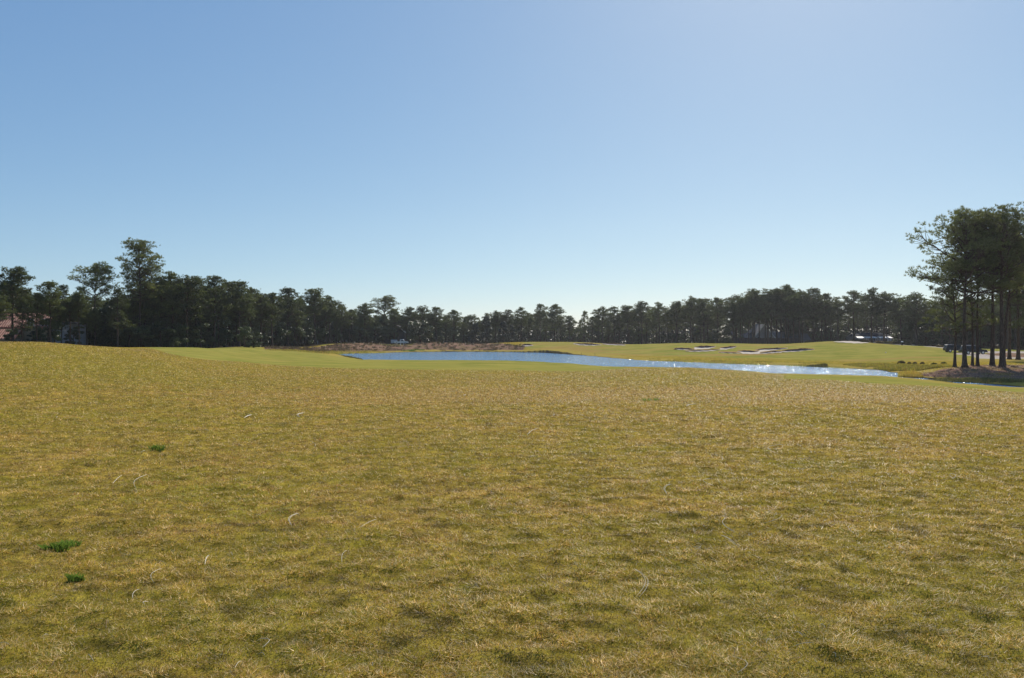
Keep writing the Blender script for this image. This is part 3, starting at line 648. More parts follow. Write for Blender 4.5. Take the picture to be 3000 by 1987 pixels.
# fill: rows of pines behind the skyline trees
skx = [p[0] for p in sorted(SK)]; sky_ = [p[1] for p in sorted(SK)]
keys = ['umb0','umb1','umb2','umb3','umb4','oval0','oval1','oval2','oval3','tall0','tall1','tall2']
def skyline(px): return float(np.interp(px, [-100, 40, 146, 240, 345] + skx + [2760, 3100], [800, 800, 830, 840, 838] + sky_ + [830, 800]))
npine = 0
for row, (dy, step, drop) in enumerate(((6, 25, (14, 46)), (20, 27, (12, 40)), (38, 34, (10, 34)))):
    px = -60 + row * 9
    while px < 3080:
        if not (row == 0 and (px < 225 or 2140 < px < 2345 or 2455 < px < 2620)) and not (1690 < px < 1735) and not (2118 < px < 2142):
            Y = treeline(px) + dy + rnd.uniform(-5, 6)
            yt = skyline(px) + rnd.uniform(*drop) * (1008 - skyline(px)) / 110 + (16 if px > 2700 else 0)
            lay = ('front', 'middle', 'rear')[row]
            plant_tree(rnd.choice(keys), px, Y, yt, f'{lay} rank pine ' + where(px), group=f'{lay} rank pines ' + where(px), wide=rnd.uniform(.95, 1.3)); npine += 1
        px += rnd.uniform(.7, 1.3) * step
for px in (2146, 2166, 2178, 2197, 2211, 2226, 2243, 2258, 2275, 2290, 2308, 2326, 2341):
    plant_tree(rnd.choice(['umb0', 'umb2', 'umb1', 'umb3']), px + rnd.uniform(-3, 3), rnd.uniform(226, 229.5), skyline(px) + rnd.uniform(4, 26), 'thin trunked pine standing in front of the wooden fence', group='pines in front of the wooden fence', wide=rnd.uniform(.95, 1.25))
# understorey: evergreen broadleaf trees
def under(px, Y, yt, key=None, lab=None, wide=1.2, grp=None):
    plant_tree(key or rnd.choice(['oak0','oak1','oak2','oak3']), px, Y, yt, lab or 'low evergreen tree ' + where(px), group=None if lab else 'understorey trees ' + where(px), wide=wide, name='evergreen_tree')
px = -60
while px < 3050:
    Y = treeline(px) + rnd.uniform(9, 16); sk = skyline(px); base = 1008
    dens = 1 if (px < 1500) else .55
    op = 1900 < px < 2130 or 2340 < px < 2480
    yt = base - (base - sk) * rnd.uniform(.42, .72) * (.8 if px > 1480 else 1) * (.55 if op else 1)
    if 5 < px < 225: Y = 150 + rnd.uniform(0, 5)
    if not 2475 < px < 2605 and not 2185 < px < 2300: under(px, Y, yt, wide=rnd.uniform(1.0, 1.5))
    px += rnd.uniform(16, 30) / (.55 + .45 * dens)
px = 300
while px < 1480:
    under(px, treeline(px) + rnd.uniform(1, 5), 1008 - rnd.uniform(30, 75) * min(1, 170 / treeline(px) + .1), wide=rnd.uniform(1.2, 1.7)); px += rnd.uniform(30, 55)
under(470, 148, 950, 'oak1', 'small pale bush tree beside the tallest left pine', 1.3)
under(715, 160, 955, 'oak2', 'shiny-leaved magnolia on the green ridge catching the sun', 1.0)
under(742, 163, 972, 'oak3', 'low sunlit evergreen right of the shiny magnolia', 1.5)
under(1232, 245, 937, 'oak0', 'broad dome-shaped evergreen across the lake right of the white truck', 1.35)
under(1393, 256, 945, 'cedar0', 'dark conical cedar behind the straw mound', 1.1)
under(1425, 258, 925, 'cedar1', 'tallest dark cedar behind the straw mound', 1.0)
under(1475, 258, 940, 'cedar0', 'dark cedar left of the pale far bunker', 1.1)
under(1500, 266, 950, 'cedar1', 'dark cedar behind the pale far bunker', 1.1)
under(1293, 240, 980, 'oak3', 'small round tree with thin pale trunks on the straw mound', 1.1)
under(2150, 236, 935, 'oak2', 'pale leafy tree at the left end of the wooden fence', 1.2)
under(2120, 240, 955, 'oak1', 'light green leafy tree under the sky gap', 1.3)
under(2082, 226, 990, 'scrub0', 'small round bush beyond the bunker cluster, left one', 1.0)
under(2135, 226, 992, 'scrub0', 'small round bush just left of the wooden fence', 1.0)

# backing wood: too deep to count
def backing():
    V = []
    rs_ = np.random.RandomState(5); n = 90000
    px = rs_.uniform(-300, 3400, n); ok = ~((px > 2110) & (px < 2135)); px = px[ok]; n = len(px)
    D = np.interp(px, TLp, TLd) + 48 + rs_.uniform(-4, 12, n)
    sk = np.interp(px, [-100] + skx + [3100], [850] + sky_ + [840])
    top = np.interp(px, [-300, 1500, 1700, 1880, 1920, 2140, 2180, 2340, 2370, 2480, 2520, 3400], [.72, .62, .5, .5, .44, .44, .5, .5, .44, .44, .5, .55])
    yt = 1012 - (1012 - sk) * top * (.75 + .5 * fbm(px / 26, px * 0, 3, 3)) * rs_.uniform(0, 1, n) ** .75
    X = (px - CX) / F * D; Z = EYE + (HOR - yt) * D / F
    Pc = np.stack([X, D, Z], 1)
    v = tri_leaves(Pc, np.tile([0, -.3, .2], (n, 1)), .95, .62, 1, rs_)
    o = meshobj('distant_woodland', v, np.arange(len(v)).reshape(-1, 3), M_DARK, uniform=3)
    tag(o, 'dark mass of woodland closing the view behind the pines', 'woodland', kind='stuff')
backing()

# ------------------------------------------------------------------ grass blades
PAL = np.array([(.58,.38,.11),(.42,.265,.06),(.31,.25,.035),(.16,.155,.02),(.78,.60,.30),(.16,.09,.03)])
def blades(name, X, Y, Z, hgt, wid, col, lean=.8, label=None, cat=None, dz=0.0):
    n = len(X); a = R.uniform(0, 6.283, n); b = R.uniform(0, 6.283, n)
    hh = hgt * R.uniform(.5, 1.3, n); ww = wid * R.uniform(.7, 1.3, n); ln = lean * R.uniform(.1, 1.3, n)
    p0 = np.stack([X - ww * np.cos(a), Y - ww * np.sin(a), Z + dz], 1); p1 = np.stack([X + ww * np.cos(a), Y + ww * np.sin(a), Z + dz], 1)
    p2 = np.stack([X + hh * ln * np.cos(b), Y + hh * ln * np.sin(b), Z + hh / (1 + .5 * ln)], 1)
    V = np.stack([p0, p1, p2], 1).reshape(-1, 3)
    o = meshobj(name, V, np.arange(3 * n).reshape(-1, 3), M_BLADE, uniform=3)
    setcol(o, 'tint', np.repeat(col, 3, 0)); tag(o, label, cat, kind='stuff'); return o
n = 1500000
D = np.exp(R.uniform(math.log(3.3), math.log(98), n)); px = R.uniform(-250, 3250, n)
X = (px - CX) / F * D; Yb = D.copy()
ns = 420000; ph_ = R.uniform(.60, 1.5, ns) * R.choice([-1, 1], ns); rr_ = np.exp(R.uniform(math.log(2.4), math.log(26), ns))
X = np.concatenate([X, rr_ * np.sin(ph_)]); Yb = np.concatenate([Yb, rr_ * np.cos(ph_)]); px, D, _p = pol(X, Yb); D = np.hypot(X, Yb) * .92 * (np.abs(_p) > .6) + D * (np.abs(_p) <= .6); n = len(X)
Z = H(X, Yb, fine=True)
tn_ = tanness(px, D, X, Yb); clump = fbm(X / .16, Yb / .13, 92, 2); hol = fbm(X / .22, Yb / .17, 93, 2)
PAL = np.array([(.53,.355,.095),(.38,.24,.05),(.31,.25,.025),(.19,.185,.018),(.82,.64,.34),(.14,.08,.025),(.37,.18,.07)])
w0 = np.where(tn_ < .44, R.choice([1, 2, 2, 3, 3, 0, 4], n), np.where(tn_ < .58, R.choice([0, 1, 2, 3, 4, 5, 0, 2], n), R.choice([0, 0, 1, 4, 2, 6, 5, 2], n)))
col = PAL[w0] * R.uniform(.7, 1.25, (n, 1)) * (.45 + 1.15 * clump)[:, None] * (1.0 - .45 * np.clip((hol - .66) * 6, 0, 1))[:, None] * np.array([1.20, 1.155, 1.06])  # the same hollow shade is multiplied into the blade colour
yel = np.exp(-(((px - 640) / 260) ** 2 + ((D - 8.3) / 1.1) ** 2)) * (fbm(X / .35, Yb / .3, 97, 2) > .55); col = np.where(((yel > .3) & (R.rand(n) < .3))[:, None], np.array([.40, .40, .03]), col)
hg = np.minimum(.017 + .0010 * D, .045) * (.3 + 1.6 * clump)
keep = ~inside(f1, px + R.normal(0, 10, n), D * (1 + R.normal(0, .012, n))) & ~inside(f2, px + R.normal(0, 8, n), D * (1 + R.normal(0, .01, n))) & (H(X, Yb, want=True)[1] > .4)
X, D, Yb, Z, hg, col = X[keep], D[keep], Yb[keep], Z[keep], hg[keep], col[keep]
blades('rough_grass', X, Yb, Z, hg, .0013 + .00030 * D, col, 2.2, 'coarse straw and olive winter turf of the near rough', 'grass', dz=-.004)

def band(pts_lo, pts_hi, n):
    pxs = R.uniform(pts_lo[0][0], pts_lo[-1][0], n); lo = np.interp(pxs, [p[0] for p in pts_lo], [p[1] for p in pts_lo]); hi = np.interp(pxs, [p[0] for p in pts_hi], [p[1] for p in pts_hi])
    D = lo + (hi - lo) * R.uniform(0, 1, n); return pxs, D
def reeds(name, lo, hi, n, h, w_, cols, label):
    pxs, D = band(lo, hi, n); X = (pxs - CX) / F * D; Z, d = H(X, D, want=True)
    keep = (d > -1.2) & (fbm(X / 2.5, D / 2.5, 33, 2) > .36); X, D, Z = X[keep], D[keep], np.maximum(Z[keep], ZW)
    c = np.array(cols)[R.randint(0, len(cols), len(X))] * R.uniform(.7, 1.25, (len(X), 1))
    c = c * (.7 + .6 * fbm(X / 3, D / 3, 44, 2))[:, None]
    tt = np.clip((pxs[keep] - lo[0][0]) / (lo[-1][0] - lo[0][0]), 0, 1)
    blades(name, X, D, Z, h * (.25 + .75 * np.sin(math.pi * tt) ** .5) * (.5 + fbm(X / 1.1, D / 1.1, 55, 2)), w_, c, .45, label, 'marsh grass')
Ycol = [(.52,.43,.05),(.36,.37,.05),(.58,.43,.10),(.32,.20,.06),(.24,.25,.035)]
def Dw(y): return (EYE - ZW) * F / (y - HOR)
reeds('marsh_grass', [(2470,108),(2560,101),(2632,92),(2700,92),(2790,92)], [(2470,113),(2560,111),(2632,108),(2700,100),(2790,96)], 24000, .36, .035, Ycol, 'yellow-green marsh grass at the lake edge left of the straw mound')
reeds('marsh_grass', [(2630,81.5),(2660,80.5),(2705,80)], [(2630,90),(2660,88),(2705,83.5)], 8000, .36, .026, [(.62,.45,.08),(.44,.38,.05),(.54,.32,.08)], 'golden clump of marsh grass at the tip of the straw mound')
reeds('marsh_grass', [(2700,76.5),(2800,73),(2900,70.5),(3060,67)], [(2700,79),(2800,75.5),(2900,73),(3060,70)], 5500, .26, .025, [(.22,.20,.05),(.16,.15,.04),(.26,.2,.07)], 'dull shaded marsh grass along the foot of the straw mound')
reeds('marsh_grass', [(1900,Dw(1057.5)),(2100,Dw(1065.5)),(2300,Dw(1072)),(2400,Dw(1077)),(2480,Dw(1081))], [(1900,Dw(1054)),(2100,Dw(1061)),(2300,Dw(1066)),(2400,Dw(1068)),(2480,Dw(1071))], 9000, .20, .03, Ycol, 'thin fringe of reeds along the far bank below the bunkers')
reeds('marsh_grass', [(2362,Dw(1077.5)),(2395,Dw(1079)),(2425,Dw(1079))], [(2362,Dw(1074)),(2395,Dw(1074)),(2425,Dw(1074))], 3000, .42, .03, [(.12,.12,.03),(.2,.17,.05),(.1,.08,.03)], 'dark taller reed clump on the far bank near the sun glitter')
reeds('marsh_grass', [(775,154),(870,168),(950,180),(1060,186),(1130,198)], [(775,160),(870,182),(950,198),(1060,203),(1130,208)], 12000, .30, .05, Ycol, 'yellow-green marsh grass below the straw bank at the left end of the lake')
reeds('marsh_grass', [(1000,Dw(1046)),(1035,Dw(1052)),(1062,Dw(1054.5))], [(1000,Dw(1044)),(1035,Dw(1050)),(1062,Dw(1052.5))], 2000, .28, .04, [(.14,.15,.03),(.2,.15,.05)], 'short dark reeds on the near bank at the left tip of the lake')
reeds('marsh_grass', [(1180,208),(1245,213)], [(1180,213),(1245,219)], 1600, .35, .05, [(.10,.19,.03),(.16,.24,.04)], 'bright green patch of marsh grass on the straw bank')
# dark tussocks in the straw
pxs, Dd = band([(780,162),(980,196),(1230,214),(1535,213)], [(780,178),(980,216),(1100,238),(1330,256),(1535,232)], 520)
Xc = (pxs - CX) / F * Dd; m = 26
Xb = np.repeat(Xc, m) + R.normal(0, .30, len(Xc) * m); Db = np.repeat(Dd, m) + R.normal(0, .30, len(Xc) * m)
cc = np.array([(.07,.05,.03),(.12,.08,.04),(.2,.13,.08),(.10,.10,.03)])[R.randint(0, 4, len(Xb))]
blades('tussock_grass', Xb, Db, H(Xb, Db) + .1, .5, .05, cc, .8, 'dark tussocks scattered over the reddish straw bank', 'tussocks')
pxs, Dd = band([(2700,79),(2900,73),(3100,70)], [(2700,84),(2900,90),(3100,91)], 120); Xc = (pxs - CX) / F * Dd
Xb = np.repeat(Xc, m) + R.normal(0, .2, len(Xc) * m); Db = np.repeat(Dd, m) + R.normal(0, .2, len(Xc) * m)
blades('tussock_grass', Xb, Db, H(Xb, Db) + .05, .22, .03, np.array([(.3,.18,.13),(.16,.1,.07),(.4,.28,.2)])[R.randint(0, 3, len(Xb))], 1.2, 'loose needle litter and tufts under the pines on the straw mound', 'needle litter')

# round shrubs by the far bank
for px, yb, w_, lab in ((2641,1066,1.25,'largest of the four round brown shrubs by the lake'),(2664,1067,.8,'second round brown shrub from the left by the lake'),(2681,1067,.8,'third round brown shrub from the left by the lake'),(2703,1067,.8,'rightmost of the four round brown shrubs by the lake')):
    D = cast(px, yb); plant_tree('bush0' if px % 2 else 'bush1', px, D, yb - (12 if w_ > 1 else 9), lab, 'shrub', 'round brown shrubs by the lake', wide=1.15 if w_ > 1 else .95, name='shrub')
for px, yb, hh, lab in ((2736,1068,6,'small green bush between the round shrubs and the straw mound'),(2764,1066,7,'bright green bush at the top of the straw mound left of the pines'),(2592,1069,5,'low dark green tuft of brush by the lake')):
    plant_tree('scrub0', px, cast(px, yb), yb - hh, lab, 'bush', wide=1.2, name='bush')
crest = [(2372,214,995,'brown'),(2432,214,994,'brown'),(2475,216,992,'b'),(2505,216,991,'b'),(2530,216,992,'b'),(2575,214,996,'b'),(2598,214,996,'g'),(2620,212,998,'b'),(2655,205,1004,'g'),(2676,200,1008,'b'),(2702,192,1008,'g'),(2755,180,1010,'b')]
for px, D, yt, c in crest:
    plant_tree('scrub0' if c == 'g' else 'bush0', px, D, yt + 1, 'low scrubby bush along the edge of the sand on the far crest', 'bush', 'low bushes along the far crest', wide=2.2, name='bush')

# ------------------------------------------------------------------ fallen needles, weeds
def needle(px, y, dx, dy, curve, mat, label, w_=.0013, fork=True):
    D0 = cast(px, y); D1 = cast(px + dx, y + dy); a = at(px, D0); b = at(px + dx, D1)
    a.z = float(H(a.x, a.y, fine=True)[0]) + .022; b.z = float(H(b.x, b.y, fine=True)[0]) + .026
    d = b - a; s = Vector((-d.y, d.x, 0)); mb = MB()
    for q in ((0, 1) if fork else (0,)):
        pts = []
        for i in range(9):
            t = i / 8; p = d * t + s * (curve * (1 + .10 * q) * math.sin(math.pi * t) + .035 * q * t) + Vector((0, 0, .012 * math.sin(math.pi * t)))
            pts.append(p)
        ww = w_ * max(1, D0 / 5.5); mb.tube(pts, [ww * (.9 if 0 < i < 8 else .35) for i in range(9)], 4)
    o = mb.build('fallen_needle', mat); o.location = a; tag(o, label, 'pine needle', 'fallen needles on the near rough'); return o
ND = [(1857,1680,6,80,.12,'long pale forked needle standing out right of the middle foreground'),(2110,1572,42,40,.02,'straight pale forked needle above right of the long one'),(2130,1528,22,36,-.15,'bent pale needle just above the straight forked needle'),
 (2236,1540,54,-22,-.12,'curved pale needle lying nearly level at the right'),(2030,1610,8,16,.3,'small hooked pale needle'),(1955,1450,12,-24,.1,'short forked needle in the middle distance right'),(2086,1408,4,26,-.2,'crooked upright needle in the middle distance'),
 (2910,1282,90,-1,.01,'long white straw lying level at the right edge'),(2010,1195,32,-8,.05,'bright pair of straws in the far rough'),(1545,1277,32,-16,.03,'pale slanted straw right of centre'),(2145,1925,14,60,.25,'tall curved pale needle at the bottom right'),
 (2150,1922,30,-25,.1,'reddish curved needle meeting the tall one'),(2300,1965,46,-15,.02,'brown straight needle at the bottom right'),(2320,1905,60,5,-.08,'long thin pale needle lying level bottom right'),(2400,1850,18,14,.02,'short needle right of the bottom'),
 (2325,1870,26,14,.05,'short bright needle left of its twin bottom right'),(2245,1900,18,-10,.1,'small cluster of white chaff bottom right'),(1052,1558,52,-28,-.03,'long pale slanted straw left of centre'),(1002,1660,14,-36,.05,'short pale straw below the slanted one'),
 (855,1545,22,-32,.12,'forked pale needle left of centre'),(600,1658,14,-26,.02,'short forked pale needle in the left foreground'),(452,1710,24,-40,.15,'curved tan needle in the left foreground'),(388,1760,20,-20,.1,'small white twig in the left foreground'),
 (425,1790,12,-14,.3,'tiny y-shaped white twig in the left foreground'),(760,1880,8,30,.3,'hooked tan needle at the lower left centre'),(688,1984,20,-28,.0,'straight pale needle at the bottom left centre'),(310,1850,4,-20,.0,'short reddish straw in the left foreground'),
 (400,1436,32,-36,.1,'curved pale straw in the left middle rough'),(330,1422,28,-20,.0,'slanted straw in the left middle rough'),(715,1228,24,-8,.0,'short bright straw in the upper left rough'),(880,1225,12,-12,.1,'pale forked straw in the upper centre rough'),
 (2280,1332,14,-24,.2,'curved pale straw in the right middle rough'),(2490,1550,14,26,-.1,'short curved needle at the right'),(2782,1395,8,20,.1,'short curved needle near the right edge'),(2740,1212,26,-6,.0,'small bright straw in the far right rough'),(1292,1906,8,40,-.1,'pinkish needle at the bottom centre'),
 (1345,1945,-18,30,.1,'curved pink needle beside the bottom centre one'),(150,1975,26,-30,.0,'dark tan straw at the bottom left'),(2490,1695,24,14,.0,'short pale needle lower right'),(1510,1588,60,-6,.0,'long reddish straw in the centre'),(170,1575,60,-24,.02,'faint brown straw at the left edge')]
for k in range(64):
    y_ = 1120 + 850 * rnd.random() ** 1.6; q = (y_ - 900) / 900 * rnd.uniform(8, 34); an = rnd.uniform(0, 6.28)
    o = needle(rnd.uniform(20, 2960), y_, q * math.cos(an), q * .5 * math.sin(an), rnd.uniform(-.15, .15), M_DRYR if k % 3 == 0 else M_DRY, 'short thin straw among the blades of the near rough', w_=.0011, fork=False)
    o['group'] = 'short straws scattered over the near rough'; o['category'] = 'straw'
for px, y, dx, dy, cu, lab in ND:
    red = any(w in lab for w in ('red', 'brown', 'pink', 'dark')); needle(px, y, dx, dy, cu, M_DRYR if red else M_DRY, lab, fork='fork' in lab or 'bright' in lab)
def weed(px, y, n, rad, h, lab):
    c = at(px, cast(px, y)); c.z = float(H(c.x, c.y, fine=True)[0]); V = []; Fc = []
    for i in range(n):
        a = rnd.uniform(0, 6.28); r = rad * math.sqrt(rnd.random()); x, y_ = r * 1.6 * math.cos(a), r * math.sin(a); b = rnd.uniform(0, 6.28); L = h * rnd.uniform(.6, 1.2); w_ = .0035; k = len(V); t = rnd.uniform(.3, 1.1)
        V += [(x - w_, y_, -.005), (x + w_, y_, -.005), (x + L * .3 * t * math.cos(b) + w_, y_ + L * .3 * t * math.sin(b), L * .6), (x + L * t * math.cos(b), y_ + L * t * math.sin(b), L)]
        Fc += [(k, k + 1, k + 2), (k, k + 2, k + 3)]
    o = meshobj('weed_tuft', V, Fc, M_WEED); o.location = c; tag(o, lab, 'weed', 'bright green weed tufts in the rough'); return o
weed(168, 1612, 110, .06, .055, 'left half of the largest bright green weed clump'); weed(208, 1596, 90, .05, .055, 'right half of the largest bright green weed clump')
weed(224, 1700, 70, .035, .05, 'small bright green tuft below the largest weed clump'); weed(460, 1324, 60, .07, .08, 'far bright green sprig in the left middle rough')
weed(1905, 1174, 60, .16, .07, 'flat dark green weed in the far rough right of centre')

# ------------------------------------------------------------------ buildings
def gable(mb, w_, d, z0, rise, over=.4, th=.18):
    # ridge along x
    for s in (-1, 1):
        prof = [(s * (d / 2 + over), z0 - over * rise / (d / 2)), (0, z0 + rise), (0, z0 + rise + th), (s * (d / 2 + over), z0 - over * rise / (d / 2) + th)]
        v = [(-w_ / 2 - over, y, z_) for y, z_ in prof] + [(w_ / 2 + over, y, z_) for y, z_ in prof]
        mb.add(v, [(0, 1, 2, 3), (7, 6, 5, 4), (0, 4, 5, 1), (1, 5, 6, 2), (2, 6, 7, 3), (3, 7, 4, 0)])
def walls(w_, d, z1, rise=0):
    mb = MB(); mb.box(-w_ / 2, w_ / 2, -d / 2, d / 2, 0, z1)
    if rise:
        for s in (-1, 1):
            x = s * (w_ / 2 - .12); mb.add([(x - .1, -d / 2, z1), (x - .1, d / 2, z1), (x - .1, 0, z1 + rise), (x + .1, -d / 2, z1), (x + .1, d / 2, z1), (x + .1, 0, z1 + rise)], [(0, 1, 2), (5, 4, 3), (0, 3, 4, 1), (1, 4, 5, 2), (2, 5, 3, 0)])
    return mb
def window(root, x, y, z, w_, h, axis='y', frame=M_WHITE, side=-1):
    mb = MB(); t = .08
    def bx(m, a0, a1, b0, b1, o0, o1):
        if axis == 'y': m.box(x + a0, x + a1, y + min(side * o0, side * o1), y + max(side * o0, side * o1), z + b0, z + b1)
        else: m.box(x + min(side * o0, side * o1), x + max(side * o0, side * o1), y + a0, y + a1, z + b0, z + b1)
    for a in ((-w_/2-t, -w_/2, -t, h+t), (w_/2, w_/2+t, -t, h+t), (-w_/2, w_/2, -t, 0), (-w_/2, w_/2, h, h+t), (-.03, .03, 0, h)): bx(mb, a[0], a[1], a[2], a[3], 0, .08)
    f = mb.build('window', frame, root); g_ = MB(); bx(g_, -w_/2, w_/2, 0, h, 0, .03); g_.build('pane', M_GLASS, f)
# red tiled house, left
p = at(85, 136); h1 = empty('stucco_house', (p.x, p.y, p.z - .2), .25)
tag(h1, 'tan stucco house with red clay tile roofs behind the pines at the left edge', 'house')
zr = ztop(136, 912) - p.z
walls(9, 8, zr - 2.6, 2.2).build('wall', M_WALLT, h1)
def tiles(w_, d, z0, rise, ox, oy):
    mb = MB(); gable(mb, w_, d, z0, rise)
    for k in range(int(w_ / .34)):
        x = -w_ / 2 + .17 + k * .34
        for s in (-1, 1):
            mb.tube([(x, 0, z0 + rise + .2), (x, s * (d / 2 + .4), z0 - .4 * rise / (d / 2) + .2)], [.11, .11], 6)
    mb.v = [(a + ox, b + oy, c_) for a, b, c_ in mb.v]; return mb
tiles(9, 8, zr - 2.6, 2.2, 0, 0).build('roof', M_TILE, h1)
mb = walls(7, 5, zr - 4.6); mb.v = [(a - 3.5, b - 5.2, c_) for a, b, c_ in mb.v]; mb.build('garage_wall', M_WALLT, h1)
tiles(7, 5, zr - 4.55, 1.3, -3.5, -5.2).build('garage_roof', M_TILE, h1)
for x in (-5.2, -2.6): window(h1, x, -7.7, .7, 1.1, 1.5)
for x in (1.5, 3.6): window(h1, x, -4.0, 3.2, .9, 1.2)
p = at(185, 137); h2 = empty('white_house', (p.x, p.y, p.z - .2), -.1); tag(h2, 'white walled two storey house half hidden by pines right of the tiled house', 'house')
zr = ztop(137, 946) - p.z
walls(4.4, 6, zr).build('wall', M_WALLW, h2); mb = MB(); mb.box(-2.5, 2.5, -3.3, 3.3, zr, zr + .3); mb.build('roof', M_SLATE, h2)
mb = MB(); mb.box(-2.25, 2.25, -3.22, -3.0, 2.5, 2.75); mb.build('ledge', M_WALLW, h2)
for x, zz in ((-1.3, 3.1), (1.1, 3.1)): window(h2, x, -3.0, zz, 1, 1.1)
mb = MB(); mb.box(-2.1, -1.1, -3.05, -2.9, 0, 2.2); mb.build('door', M_GLASS, h2)
# house across the lake
p = at(1166, 262); h3 = empty('gabled_house', (p.x, p.y, p.z - .3), 1.45); zr = ztop(262, 951) - p.z + .3
tag(h3, 'dark house with a white edged gable among the trees behind the white truck', 'house')
walls(9, 7, zr - 2.6, 2.6).build('wall', simple('dark_siding', (.05, .05, .06), .8), h3); mb = MB(); gable(mb, 9, 7, zr - 2.6, 2.6); mb.build('roof', M_SLATE, h3)
mb = MB(); mb.add([(-5.05, -4.0, zr - 2.95), (-5.05, -.02, zr + .12), (-5.05, -.02, zr + .5), (-5.05, -4.0, zr - 2.55), (-4.93, -4.0, zr - 2.95), (-4.93, -.02, zr + .12), (-4.93, -.02, zr + .5), (-4.93, -4.0, zr - 2.55)], [(0,1,2,3),(7,6,5,4),(0,4,5,1),(1,5,6,2),(2,6,7,3),(3,7,4,0)]); mb.build('rake_board', M_WHITE, h3)
mb = MB(); mb.box(-5.1, -4.75, -.25, .15, zr + .3, zr + 1.6); mb.build('chimney', M_WHITE, h3)
window(h3, -4.5, 1.6, 2.2, .8, 1.4, 'x')
# house behind the fence
p = at(2225, 238); h4 = empty('shingled_house', (p.x, p.y, p.z - .3), 1.57); zr = ztop(238, 952) - p.z + .3
tag(h4, 'house with steep grey gable and white rake boards behind the wooden fence', 'house')
M_SHI = simple('pale_shingle', (.30, .28, .29), .9, .35, 9)
walls(9, 6.4, zr - 4.2, 4.2).build('wall', M_SHI, h4); mb = MB(); gable(mb, 9, 6.4, zr - 4.2, 4.2, .3); mb.build('roof', M_SLATE, h4)
for s in (-1, 1):
    v = [(-4.95 + q, s * y, zr - 4.2 + 4.2 * (1 - y / 3.2) + zz) for q in (0, .14) for y, zz in ((3.45, 0), (.02, 0), (.02, .32), (3.45, .32))]
    mb = MB(); mb.add(v, [(0,1,2,3),(7,6,5,4),(0,4,5,1),(1,5,6,2),(2,6,7,3),(3,7,4,0)]); mb.build('rake_board', M_WHITE, h4)
for y in (-1.6, 1.6): window(h4, -4.5, y, 1.0, 1.0, 1.5, 'x')
mb = walls(7, 16, zr - 4.4); mb.v = [(a + .5, b - 6, c_) for a, b, c_ in mb.v]; mb.build('side_wing', M_SHI, h4)
mb = MB(); gable(mb, 16, 7, zr - 4.4, 2.2); mb.v = [(b + .5, a - 6, c_) for a, b, c_ in mb.v]; mb.build('wing_roof', M_SLATE, h4)
# neighbour, mostly hidden
p = at(2170, 246); h6 = empty('grey_roofed_house', (p.x, p.y, p.z - .3), 0); zr = ztop(246, 966) - p.z
tag(h6, 'low grey roofed house left of the steep gable behind the fence', 'house')
walls(6, 6, zr - 2).build('wall', M_SHI, h6); mb = MB(); gable(mb, 6, 6, zr - 2, 2); mb.build('roof', M_SLATE, h6); window(h6, 0, -3, .8, 1, 1.2)
# clubhouse
p = at(2545, 236); h5 = empty('clubhouse', (p.x, p.y, p.z - .2), 0); ze = ztop(236, 985.5) - p.z + .2
tag(h5, 'low clubhouse with dark hipped roof and added bright white panels on the far crest', 'clubhouse')
W5 = 11.0
mb = MB(); mb.box(-W5 / 2, W5 / 2, -3, 3, 0, ze); mb.build('wall', M_WALLW, h5)
mb = MB(); mb.add([(-W5/2-.6,-3.6,ze),(W5/2+1.6,-3.6,ze-.25),(W5/2+1.6,3.6,ze-.25),(-W5/2-.6,3.6,ze),(-3,0,ze+1.1),(3,0,ze+1.1),(-W5/2-.6,-3.6,ze+.15),(W5/2+1.6,-3.6,ze-.1)],[(0,1,2,3),(6,7,5,4),(0,6,4,3),(1,2,5,7),(3,4,5,2),(0,1,7,6)]); mb.build('roof', simple('blue_grey_roof', (.03,.035,.05), .9, spec=.1), h5)
for x in (-2.6, .3, 2.1, 3.4):
    mb = MB(); mb.box(x - .18, x + .18, -3.3, -3.06, 0, ze); mb.build('pillar', M_SLATE, h5)
mb = MB(); mb.box(-1.2, -.2, -3.1, -3.02, 0, 2.1); mb.build('door', M_GLASS, h5)
window(h5, 1.2, -3.02, .8, .7, 1.0)
for x0, x1 in ((-5.9, -3.9), (-3.6, -.2), (.5, 2.9), (3.4, 4.4)):
    mb = MB(); v = [(x0, -6.4, ze - .5), (x1, -6.4, ze - .5), (x1, -4.4, ze - .1), (x0, -4.4, ze - .1)]; mb.add(v + [(a_, b_, c_ - .06) for a_, b_, c_ in v], [(0,1,2,3),(7,6,5,4),(0,4,5,1),(1,5,6,2),(2,6,7,3),(3,7,4,0)])
    for x in (x0 + .1, x1 - .1): mb.box(x - .04, x + .04, -6.35, -6.27, -.3, ze - .53)
    mb.build('added_sun_panel', M_WHITE, h5)  # invented sloping white slabs, added to catch the sun as a bright band
# wooden fence
def fence(px0, px1, D, ytop, lab):
    a = at(px0, D); b = at(px1, D); root = empty('wooden_fence', a); tag(root, lab, 'fence')
    n = int((b - a).length / .16); mb = MB(); zt = ztop(D, ytop)
    for i in range(n):
        t = i / n; X = a.x + (b.x - a.x) * t; zb = Hs(X, D)
        mb.box(X - a.x, X - a.x + .14, -.012 - .01 * (i % 2), .012, zb - a.z - .1, zt - a.z + .02 * math.sin(i * 2.1) + (zb - a.z) * .25)
    mb.build('board_panel', M_FENCE, root)
    k = 0
    while k < n:
        X = a.x + (b.x - a.x) * k / n; q = MB(); q.box(X - a.x - .06, X - a.x + .06, -.10, -.03, Hs(X, D) - a.z - .1, zt - a.z + .05); q.build('post', M_FENCE, root); k += 15
    return root
fence(2144, 2346, 231, 990.5, 'brown board fence on the grass behind the bunker cluster')
